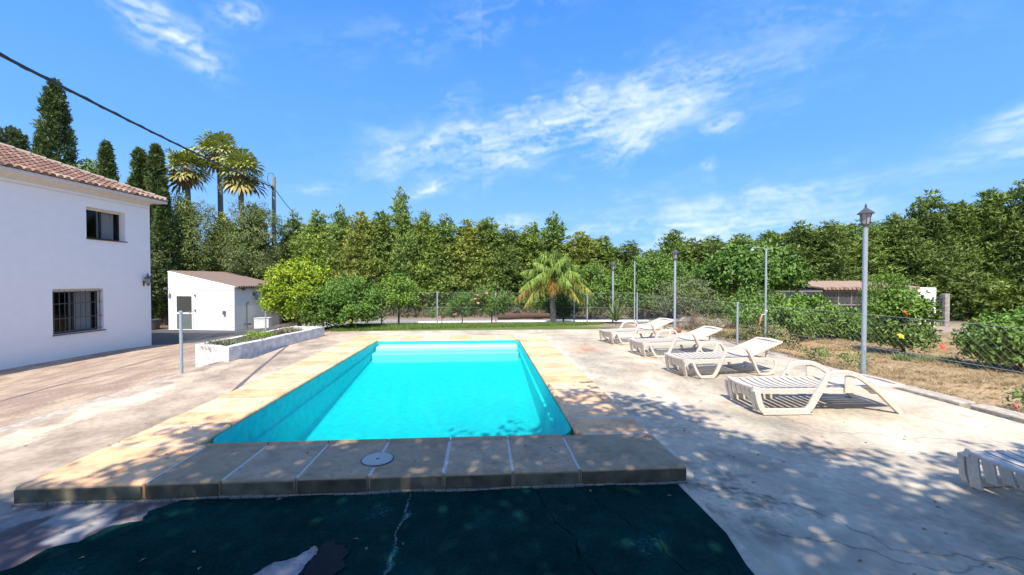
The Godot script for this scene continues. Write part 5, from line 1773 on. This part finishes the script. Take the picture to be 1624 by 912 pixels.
	o = shrub("hibiscus_bush", "wide hibiscus with scattered red blooms near the right picture edge", "shrub", 10.1, -7.3, crown(Vector3(0.85, 0.50, 0.7), 150, 28, 0.10, 0.06, Color(0.06, 0.13, 0.015), Color(0.15, 0.25, 0.03), 0.22), 0.50, 0.4, 0.04, "bushes behind the lounger fence")
	flowers_on(o, [Vector3(-0.38, 0.42, 0.58), Vector3(0.62, 0.62, 0.5), Vector3(0.25, 0.16, 0.72)], Color(0.80, 0.05, 0.03), 0.085)
	o = shrub("hibiscus_bush", "part hidden hibiscus bush beyond the wide one at the right edge", "shrub", 12.9, -8.6, crown(Vector3(0.9, 0.7, 0.7), 120, 28, 0.11, 0.06, Color(0.06, 0.13, 0.015), Color(0.14, 0.24, 0.03), 0.24), 0.65, 0.5, 0.04, "bushes behind the lounger fence")
	var sprig := [[6.85, -8.2, "small leafy sprout behind the flat lounger's lamp post fence"], [6.75, -4.75, "small green weed with a magenta flower beyond the kerb"], [7.0, -7.6, "little sprouting weed in the dry grass left of the tall lamp post"], [6.6, -9.3, "low mixed scrub at the foot of the fence post by the shower"], [6.45, -11.2, "dry twiggy scrub between the fence post and second lamp post"]]
	for q in sprig:
		var big: bool = q[1] < -9.0
		var c := crown(Vector3(0.22, 0.12, 0.22) if not big else Vector3(0.4, 0.3, 0.8), 16 if not big else 60, 14 if not big else 18, 0.06, 0.03, Color(0.08, 0.14, 0.02) if not big else Color(0.13, 0.13, 0.045), Color(0.16, 0.25, 0.04) if not big else Color(0.24, 0.2, 0.08), 0.12)
		o = shrub("weed", q[2], "weed", q[0], q[1], c, 0.12 if not big else 0.3, 0.12, 0.008)
		if q[1] == -4.75: flowers_on(o, [Vector3(-0.32, 0.09, 0.05)], Color(0.55, 0.03, 0.12), 0.06)

# ---- belt of conifers
func far_trees() -> void:
	var protos := []
	var tones := [[Color(0.094, 0.152, 0.022), Color(0.275, 0.36, 0.066)], [Color(0.080, 0.138, 0.025), Color(0.235, 0.33, 0.07)], [Color(0.118, 0.152, 0.024), Color(0.31, 0.345, 0.068)], [Color(0.062, 0.115, 0.020), Color(0.22, 0.30, 0.055)], [Color(0.042, 0.080, 0.016), Color(0.16, 0.22, 0.042)]]
	for k in 5:
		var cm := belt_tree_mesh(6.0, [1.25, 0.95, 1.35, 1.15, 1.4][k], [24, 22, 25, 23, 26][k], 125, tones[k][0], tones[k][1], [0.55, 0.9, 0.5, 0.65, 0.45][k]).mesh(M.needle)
		var tm := trunk_mesh(5.0, 0.13, 0.05).mesh(M.bark)
		protos.append([cm, tm])
	var n := [0]
	var tree := func(x: float, z: float, top: float, label: String, grp: String, wide: float, which := -1) -> void:
		var b := gy(x, z)
		var o := thing("conifer", label, "tree", Vector3(x, b, z), rng.randf() * 360.0, grp)
		var k: int = which if which >= 0 else n[0] % 5
		n[0] += 1
		var s := (top - b) / 6.0
		var q := part("crown", protos[k][0], null, o)
		q.scale = Vector3(wide, s, wide)
		q = part("trunk", protos[k][1], null, o)
		q.scale = Vector3(s, s, s)
	# front row, with what each stands behind
	var row := [[-19.4, 5.9, "olive conifer closest to the far corner of the white house"], [-17.6, 6.6, "bushy olive conifer behind the left part of the shed roof"], [-15.9, 5.8, "olive conifer behind the middle of the shed roof"], [-13.9, 6.3, "feathery conifer with a ragged top just left of the utility pole"],
		[-11.7, 5.7, "olive conifer directly right of the utility pole"], [-10.2, 5.9, "conifer rising behind the left half of the citrus bush"], [-8.8, 6.0, "conifer rising behind the right half of the citrus bush"], [-7.3, 5.8, "conifer behind the gap right of the citrus bush"],
		[-6.2, 5.9, "narrow conifer immediately left of the tallest pointed one"], [-4.9, 7.1, "tallest pointed conifer, behind the small round tree"], [-3.6, 5.9, "conifer immediately right of the tallest pointed one"], [-2.3, 5.6, "olive conifer between the small round tree and the pink shrub, left of two"],
		[-1.0, 5.5, "olive conifer between the small round tree and the pink shrub, right of two"], [0.4, 5.7, "pointed conifer behind the pink flowering shrub"], [1.8, 5.1, "conifer behind the left fronds of the feather palm"], [3.2, 5.3, "conifer behind the crown of the feather palm"],
		[4.6, 5.8, "pointed dark conifer just right of the feather palm"], [6.2, 4.7, "lower conifer left of the farthest lamp post"], [7.8, 4.5, "lower conifer behind the farthest lamp post"], [9.4, 4.1, "low conifer between the farthest and second lamp posts"], [11.0, 3.6, "lowest conifer beside the gap left of the second lamp post"]]
	for q in row:
		var back := 1.19 if q[0] < -11.0 else 1.0      # those by the shed stand behind it
		tree.call(q[0] * back, -27.0 * back + rng.randf_range(-0.7, 0.7), 1.63 + (q[1] - 1.63) * back, q[2], "front row of conifers behind the pool", rng.randf_range(1.25, 1.6) if q[1] < 7 else 1.15, 1 if q[1] > 7 else -1)
	for i in 15:
		var x := -20.2 + i * 2.1 + rng.randf_range(-0.3, 0.3)
		var deep := 5.5 if x < -13.0 else 0.0
		var top := 5.4
		for k in row.size() - 1:
			if x >= row[k][0] and x <= row[k + 1][0]: top = minf(row[k][1], row[k + 1][1])
		var behind := ["the house corner", "the left end of the shed roof", "the middle of the shed roof", "the utility pole", "the trees right of the utility pole", "the citrus bush", "the shrub beside the citrus bush", "the gap left of the tallest pointed conifer", "the small round tree", "the gap right of the small round tree", "the rose bush", "the pink flowering shrub", "the feather palm's left side", "the feather palm's right side", "the farthest lamp post"]
		tree.call(x, -30.5 - deep + rng.randf_range(-0.8, 0.8), maxf(top * 0.96, 3.4), "rear conifer seen through the front row behind " + behind[i], "second row of conifers behind the pool", 1.75)
	var right := [[11.6, -25.0, 4.7, "rounded conifer with the second lamp post before it"], [12.8, -25.0, 4.1, "small conifer right of the second lamp post"], [14.3, -25.5, 4.3, "conifer above the left edge of the umbrella shaped tree"], [15.9, -25.0, 4.4, "conifer above the middle of the umbrella shaped tree"], [17.6, -25.0, 4.6, "conifer above the right edge of the umbrella shaped tree"],
		[19.2, -24.5, 5.1, "pointed conifer above the open pen frame"], [20.6, -24.2, 5.1, "dark conifer behind the left end of the pen roof"], [22.1, -24.5, 5.1, "dark conifer behind the pen roof, left of the tall lamp post"], [23.7, -24.5, 5.1, "dark conifer behind the pen roof, right of the tall lamp post"], [25.1, -24.2, 5.6, "dark conifer behind the white end wall"],
		[26.8, -23.8, 6.9, "tall ragged conifer above the gate post"], [28.4, -23.6, 6.4, "big conifer right of the gate post"], [29.6, -23.0, 7.0, "big dark conifer behind the wide hibiscus"], [30.6, -22.2, 7.2, "big dark conifer third from the right edge"], [31.0, -21.0, 7.8, "tallest dark conifer at the right edge"], [31.6, -19.6, 7.7, "dark conifer cut by the right edge"], [32.5, -17.8, 7.8, "dark conifer just outside the wide hibiscus on the right"]]
	for q in right: tree.call(q[0], q[1], q[2], q[3], "conifers beyond the animal pen", rng.randf_range(1.35, 1.7), [3, 4, 4, 3][n[0] % 4])
	for i in 10:
		var x := 13.5 + i * 2.1
		var over := ["the left side of the umbrella shaped tree", "the top of the umbrella shaped tree", "the right side of the umbrella shaped tree", "the shower arm", "the open pen frame", "the left end of the pen roof", "the tall lamp post", "the white end wall", "the gate post", "the wide hibiscus"]
		tree.call(x, -28.5 + 0.15 * i, 4.2 + 0.26 * i, "rear dark conifer glimpsed between nearer trees above " + over[i], "rear row of conifers beyond the animal pen", 1.8, 4)
	# cypresses behind the house
	var cy := [[-33.4, -36.0, 16.7, 1.75, 0.40, "tall dark columnar cypress above the house roof"], [-28.0, -34.0, 11.3, 1.6, 0.75, "pointed dark cypress above the middle of the house roof"], [-22.9, -30.4, 9.9, 1.1, 0.45, "left of two joined cypresses beside the house corner"], [-21.6, -30.0, 10.1, 0.95, 0.45, "right of two joined cypresses beside the fan palms"], [-20.4, -28.9, 7.0, 0.8, 0.6, "small dark cypress in front of the fan palm trunks"], [-25.6, -33.0, 8.2, 1.3, 0.7, "low dark cypress between the pointed one and the joined pair"]]
	for q in cy:
		var b := gy(q[0], q[1])
		var o := thing("cypress_tree", q[5], "tree", Vector3(q[0], b, q[1]), 0, "dark cypresses behind the house")
		part("crown", cypress_mesh(q[2] - b, q[3], int(900 + 90 * (q[2] - b)), Color(0.040, 0.078, 0.020), Color(0.15, 0.205, 0.048), q[4]), M.needle, o, Vector3(0, 0.3, 0))
		part("trunk", trunk_mesh((q[2] - b) * 0.8, 0.2), M.bark, o)
	var cd := thing("cedar_tree", "spreading dark cedar behind the left end of the house roof", "tree", Vector3(-38.6, -1.2, -38.0))
	part("crown", conifer_mesh(15.6, 5.2, 230, 120, Color(0.03, 0.06, 0.016), Color(0.10, 0.14, 0.04), 0.55, 0.3, 0.7), M.needle, cd)
	part("trunk", trunk_mesh(14.0, 0.35), M.bark, cd)
	var bt := thing("pale_tree", "pale green broadleaf tree peeping over the roof beside the columnar cypress", "tree", Vector3(-32.2, -1.2, -37.5))
	part("crown", crown(Vector3(1.7, 2.4, 1.7), 200, 30, 0.26, 0.12, Color(0.10, 0.16, 0.04), Color(0.2, 0.27, 0.09), 0.5), M.leaf, bt, Vector3(0, 10.2, 0))
	part("trunk", trunk_mesh(9.5, 0.2), M.bark, bt)
	fan_palm("left fan palm, lower, with an orange dead frond", -21.7, -33.0, 12.0, 2.1)
	fan_palm("tallest fan palm, the middle of the three", -20.9, -35.5, 14.2, 2.35)
	fan_palm("right fan palm, in front, with a thin bare trunk", -17.4, -32.0, 11.8, 2.3)
	# looser broadleaf trees between house corner and pole
	shrub("olive_tree", "loose grey-green broadleaf tree right of the house corner", "tree", -20.2, -31.0, crown(Vector3(2.3, 3.2, 1.7), 380, 30, 0.20, 0.055, Color(0.085, 0.125, 0.03), Color(0.22, 0.26, 0.075), 0.5), 5.2, 4.2, 0.14)
	shrub("olive_tree", "loose silvery broadleaf tree just left of the utility pole", "tree", -15.9, -31.0, crown(Vector3(2.0, 3.4, 1.6), 340, 30, 0.19, 0.05, Color(0.10, 0.135, 0.04), Color(0.24, 0.275, 0.10), 0.45), 5.0, 4.2, 0.13)
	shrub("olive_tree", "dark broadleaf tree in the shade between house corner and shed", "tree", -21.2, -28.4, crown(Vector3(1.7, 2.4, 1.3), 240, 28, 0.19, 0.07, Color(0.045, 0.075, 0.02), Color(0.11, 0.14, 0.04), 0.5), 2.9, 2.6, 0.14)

# ---- the tree whose shade falls across the near end of the pool
func shade_tree() -> void:
	var o := thing("shade_tree", "large leafy tree behind the viewpoint shading the front of the pool", "tree", Vector3(2.2, 0, 6.0))
	var tk := MB.new()
	tk.tube([Vector3(0, -0.1, 0), Vector3(-0.1, 1.6, -0.1), Vector3(0, 3.0, -0.2), Vector3(-0.2, 5.0, -1.2)], [0.32, 0.25, 0.22, 0.12], 12)
	for q in [[-3.6, 6.6, -3.0], [-1.6, 6.9, -3.8], [0.6, 6.7, -3.6], [2.6, 6.8, -2.6], [2.0, 7.0, -1.0], [-3.5, 7.0, -1.2]]:
		var e := Vector3(q[0], q[1], q[2])
		tk.tube([Vector3(0, 3.0, -0.2), Vector3(e.x * 0.35, 4.7, e.z * 0.35), e * Vector3(0.7, 0.93, 0.7), e], [0.12, 0.09, 0.05, 0.015], 6)
	part("trunk", tk, M.bark, o)
	# outline of the shade on the ground, front edge: x, z
	var edge := [Vector2(-5.8, -2.6), Vector2(-4.6, -3.0), Vector2(-3.8, -3.6), Vector2(-3.2, -4.4), Vector2(-2.6, -5.0), Vector2(-1.9, -5.3), Vector2(-1.3, -5.3), Vector2(-0.6, -5.7), Vector2(0.3, -5.9), Vector2(1.2, -5.9), Vector2(1.8, -6.1), Vector2(2.4, -5.8), Vector2(2.8, -4.9), Vector2(3.1, -4.1), Vector2(3.8, -3.6), Vector2(4.6, -3.6), Vector2(5.6, -3.7), Vector2(7.5, -4.0)]
	var d := Vector2(sin(deg_to_rad(SUN_H)), -cos(deg_to_rad(SUN_H))) / tan(deg_to_rad(SUN_E))
	var mb := MB.new()
	var lobes := fnoise(0.55, 141, 2)
	for i in 17000:
		var x := rng.randf_range(-5.8, 7.4)
		var front := -3.0
		for k in edge.size() - 1:
			if x >= edge[k].x and x < edge[k + 1].x: front = lerpf(edge[k].y, edge[k + 1].y, (x - edge[k].x) / (edge[k + 1].x - edge[k].x))
		var z := rng.randf_range(front - 0.15, 3.6)
		var depth := z - front
		if z > 0.5 and rng.randf() < 0.5: continue
		# ragged, thinner rim
		var keep := smoothstep(-0.2, 1.5, depth) * 0.9 + 0.10
		keep *= smoothstep(-0.30, 0.10, lobes.get_noise_2d(x * 1.3, z * 1.3) + depth * 0.30 - 0.12)
		if rng.randf() > keep: continue
		var h := rng.randf_range(5.6, 7.4)
		var c := Vector3(x - d.x * h - 2.2, h, z - d.y * h - 6.0)
		var tone := rng.randf()
		for j in 7:
			var p := c + rdir() * Vector3(0.17, 0.12, 0.17) 
			var dir := (rdir() + Vector3(0, -0.25, 0)).normalized()
			var nor := (Vector3.UP + rdir() * 0.7).normalized()
			nor = (nor - dir * nor.dot(dir)).normalized()
			mb.col = tint(Color(0.05, 0.11, 0.02), Color(0.11, 0.2, 0.03), tone)
			mb.leaf(p, dir, nor, rng.randf_range(0.12, 0.18), rng.randf_range(0.065, 0.095))
	part("crown", mb, M.leaf, o)

# ---- grass, rubble and other small things
func tuft_mesh(n: int, h: float, w: float, ca: Color, cb: Color, splay: float) -> ArrayMesh:
	var mb := MB.new()
	for i in n:
		var a := rng.randf() * TAU
		var b := Vector3(rng.randf_range(-0.05, 0.05), 0, rng.randf_range(-0.05, 0.05))
		mb.col = tint(ca, cb, rng.randf(), 0.2)
		var l := h * rng.randf_range(0.5, 1.1)
		var e := b + Vector3(cos(a) * splay * l, l * (1.0 - splay * 0.5), sin(a) * splay * l)
		mb.blade(b, e, Vector3(-sin(a + 0.5), 0, cos(a + 0.5)) * w)
	return mb.mesh(M.leaf)

func scatter(called: String, m: ArrayMesh, spots: PackedVector3Array, lo: float, hi: float) -> void:
	var mm := MultiMesh.new()
	mm.transform_format = MultiMesh.TRANSFORM_3D
	mm.mesh = m
	mm.instance_count = spots.size()
	for i in spots.size():
		mm.set_instance_transform(i, Transform3D(Basis(Vector3.UP, rng.randf() * TAU).scaled(Vector3.ONE * rng.randf_range(lo, hi)), spots[i]))
	var o := MultiMeshInstance3D.new()
	o.name = unique(called)
	o.multimesh = mm
	add_child(o)
	stuff(o)
	o.set_meta("label", called.replace("_", " ") + " growing on the open ground")

func small_things() -> void:
	var pat := fnoise(0.5, 151, 3)
	var spots := PackedVector3Array()
	for i in 9000:
		var z := rng.randf_range(-15.0, -12.8)
		var x := rng.randf_range(-4.6, 4.2)
		var front := -13.12 - (x + 4.2) * 0.155
		if z > front - 0.02: continue
		spots.append(Vector3(x, gy(x, z) - 0.05, z))
	scatter("lawn_grass", tuft_mesh(9, 0.16, 0.006, Color(0.10, 0.17, 0.02), Color(0.22, 0.30, 0.05), 0.5), spots, 0.6, 1.1)
	spots = PackedVector3Array()
	for i in 16000:
		var x := 6.4 + 12.0 * pow(rng.randf(), 1.4)
		var z := rng.randf_range(-15.5, -2.0)
		if pat.get_noise_2d(x, z) < -0.05 and rng.randf() < 0.8: continue
		spots.append(Vector3(x, gy(x, z) - 0.05, z))
	scatter("dry_grass", tuft_mesh(14, 0.16, 0.005, Color(0.30, 0.21, 0.10), Color(0.56, 0.42, 0.23), 0.85), spots, 0.4, 1.1)
	spots = PackedVector3Array()
	for i in 240:
		var a := rng.randf() * TAU
		var r := 0.55 * sqrt(rng.randf())
		var x := 9.35 + cos(a) * r * 1.3
		var z := -8.35 + sin(a) * r * 0.6
		spots.append(Vector3(x, gy(x, z) - 0.05, z))
	scatter("green_grass", tuft_mesh(10, 0.2, 0.005, Color(0.10, 0.17, 0.05), Color(0.2, 0.28, 0.08), 0.5), spots, 0.6, 1.1)
	# dark undergrowth below the conifers
	spots = PackedVector3Array()
	for i in 2600:
		var x := rng.randf_range(-21, 34)
		var z := rng.randf_range(-28.0, -21.5)
		if x > 13 and x < 24 and z > -22.5: continue
		if x < -9.0 and z > -29.5: continue
		spots.append(Vector3(x, gy(x, z) - 0.05, z))
	scatter("undergrowth", tuft_mesh(16, 0.55, 0.02, Color(0.06, 0.075, 0.025), Color(0.17, 0.15, 0.07), 0.6), spots, 0.4, 1.2)
	# a few dry leaves dropped on the shaded paving
	var dl := MB.new()
	for i in 130:
		var x := rng.randf_range(-4.8, 5.8)
		var z := rng.randf_range(-5.6, -1.6)
		var y := ty(x, z) + 0.004
		if x > -3.4 and x < 1.66 and z < -3.28:
			if z < -3.98 and x > -2.75 and x < 1.0: continue
			y = 0.136
		elif x > -3.0 and x < 1.56 and z > -3.28: y = 0.013
		dl.col = tint(Color(0.16, 0.10, 0.05), Color(0.36, 0.26, 0.12), rng.randf())
		var a := rng.randf() * TAU
		dl.leaf(Vector3(x, y, z), Vector3(cos(a), 0.06, sin(a)).normalized(), (Vector3.UP + rdir() * 0.25).normalized(), rng.randf_range(0.025, 0.05), rng.randf_range(0.012, 0.022))
	var lv := part(unique("fallen_leaves"), dl, M.leaf, self)
	stuff(lv)
	lv.set_meta("label", "small dry leaves scattered over the shaded paving")
	# low white wall and fallen trunk beyond the far fence
	var m := MB.new()
	m.box(Vector3(-2.6, -0.5, -17.6), Vector3(7.0, -0.06, -17.4), 0.02)
	solo("low_wall", m, M.shedwhite, "low white kerb wall running along the track beyond the lawn", "wall")
	var lg := thing("fallen_trunk", "reddish brown fallen trunk lying behind the low white kerb wall", "log", Vector3(0.2, gy(0.2, -19.0) + 0.12, -19.4))
	m = MB.new()
	m.tube([Vector3(0.5, 0, 0), Vector3(1.4, 0.05, 0.1), Vector3(2.9, 0.02, -0.1)], [0.17, 0.16, 0.12], 9)
	part("trunk", m, mottled(lin(0.20, 0.115, 0.08), 0.5, 0.04, 155, 1.5, 0.95, 1.0), lg)
	m = MB.new()
	m.tube([Vector3(1.0, 0.1, 0), Vector3(1.5, 0.35, 0.3)], [0.07, 0.03], 6)
	part("branch", m, M.bark, lg)
	# rubble behind the loungers
	for i in 16:
		var rx := [7.2, 7.6, 8.0, 8.5, 8.9, 7.4, 8.2, 9.3, 9.8, 6.9, 8.7, 10.2, 7.9, 9.1, 10.6, 8.4][i] as float
		var rz := -14.6 + 0.5 * sin(i * 2.3)
		var b := MB.new()
		var pr := []
		var rad := rng.randf_range(0.14, 0.30)
		var nn := fnoise(1.3, 160 + i, 2)
		for a in 6:
			var ring := []
			for k in 9:
				var th := PI * a / 5.0
				var ph := TAU * k / 9.0
				var dd := Vector3(sin(th) * cos(ph), cos(th) * 0.7, sin(th) * sin(ph))
				ring.append(dd * rad * (1.0 + 0.5 * nn.get_noise_3dv(dd * 1.5)))
			pr.append(ring)
		for a in 5:
			for k in 9: b.oquad(pr[a][k], pr[a][(k + 1) % 9], pr[a + 1][(k + 1) % 9], pr[a + 1][k], Vector3.ZERO)
		var o := solo("rubble_stone", b, M.rock, "pale rubble stone " + ["nearest the second lamp post", "just right of the second lamp post", "under the grey straggly shrub", "mid heap, lying low", "mid heap, standing up", "below the twig heap", "behind the second lounger's backrest", "under the leafy overhanging shrub", "at the right end of the heap", "at the left end of the heap by the pole", "small and set between larger stones", "outermost towards the shower", "half buried in front of the heap", "flat and tilted towards the pool", "last one before the fence post", "crowning the middle of the heap"][i], "stone", "stones of the rubble pile")
		o.position = Vector3(rx, gy(rx, rz) + rad * 0.4, rz)
		o.rotation_degrees.y = i * 40
	var br := thing("brush_pile", "heap of dry brown twigs behind the second lamp post", "brush pile", gp(7.0, -13.6))
	m = MB.new()
	for i in 500:
		var a := rng.randf() * TAU
		var r := rng.randf()
		var p := Vector3(cos(a) * r * 0.6, rng.randf_range(0, 0.55) * (1.0 - r * 0.6), sin(a) * r * 0.4)
		m.col = tint(Color(0.16, 0.11, 0.07), Color(0.34, 0.25, 0.16), rng.randf())
		m.blade(p, p + (rdir() + Vector3.UP * 0.2).normalized() * rng.randf_range(0.2, 0.5), rdir() * 0.008)
	part("twigs", m, M.leaf, br)
	# flower pot by the second lamp post
	var pot := thing("flower_pot", "small terracotta pot at the foot of the second lamp post", "pot", gp(5.62, -11.9))
	m = MB.new()
	m.lathe(Vector3.ZERO, [Vector2(0.07, 0), Vector2(0.10, 0.16), Vector2(0.115, 0.16), Vector2(0.115, 0.2), Vector2(0.09, 0.2), Vector2(0.085, 0.17), Vector2(0, 0.17)], 16)
	part("pot", m, mottled(lin(0.45, 0.19, 0.10), 0.7, 0.05, 170, 3.0), pot)
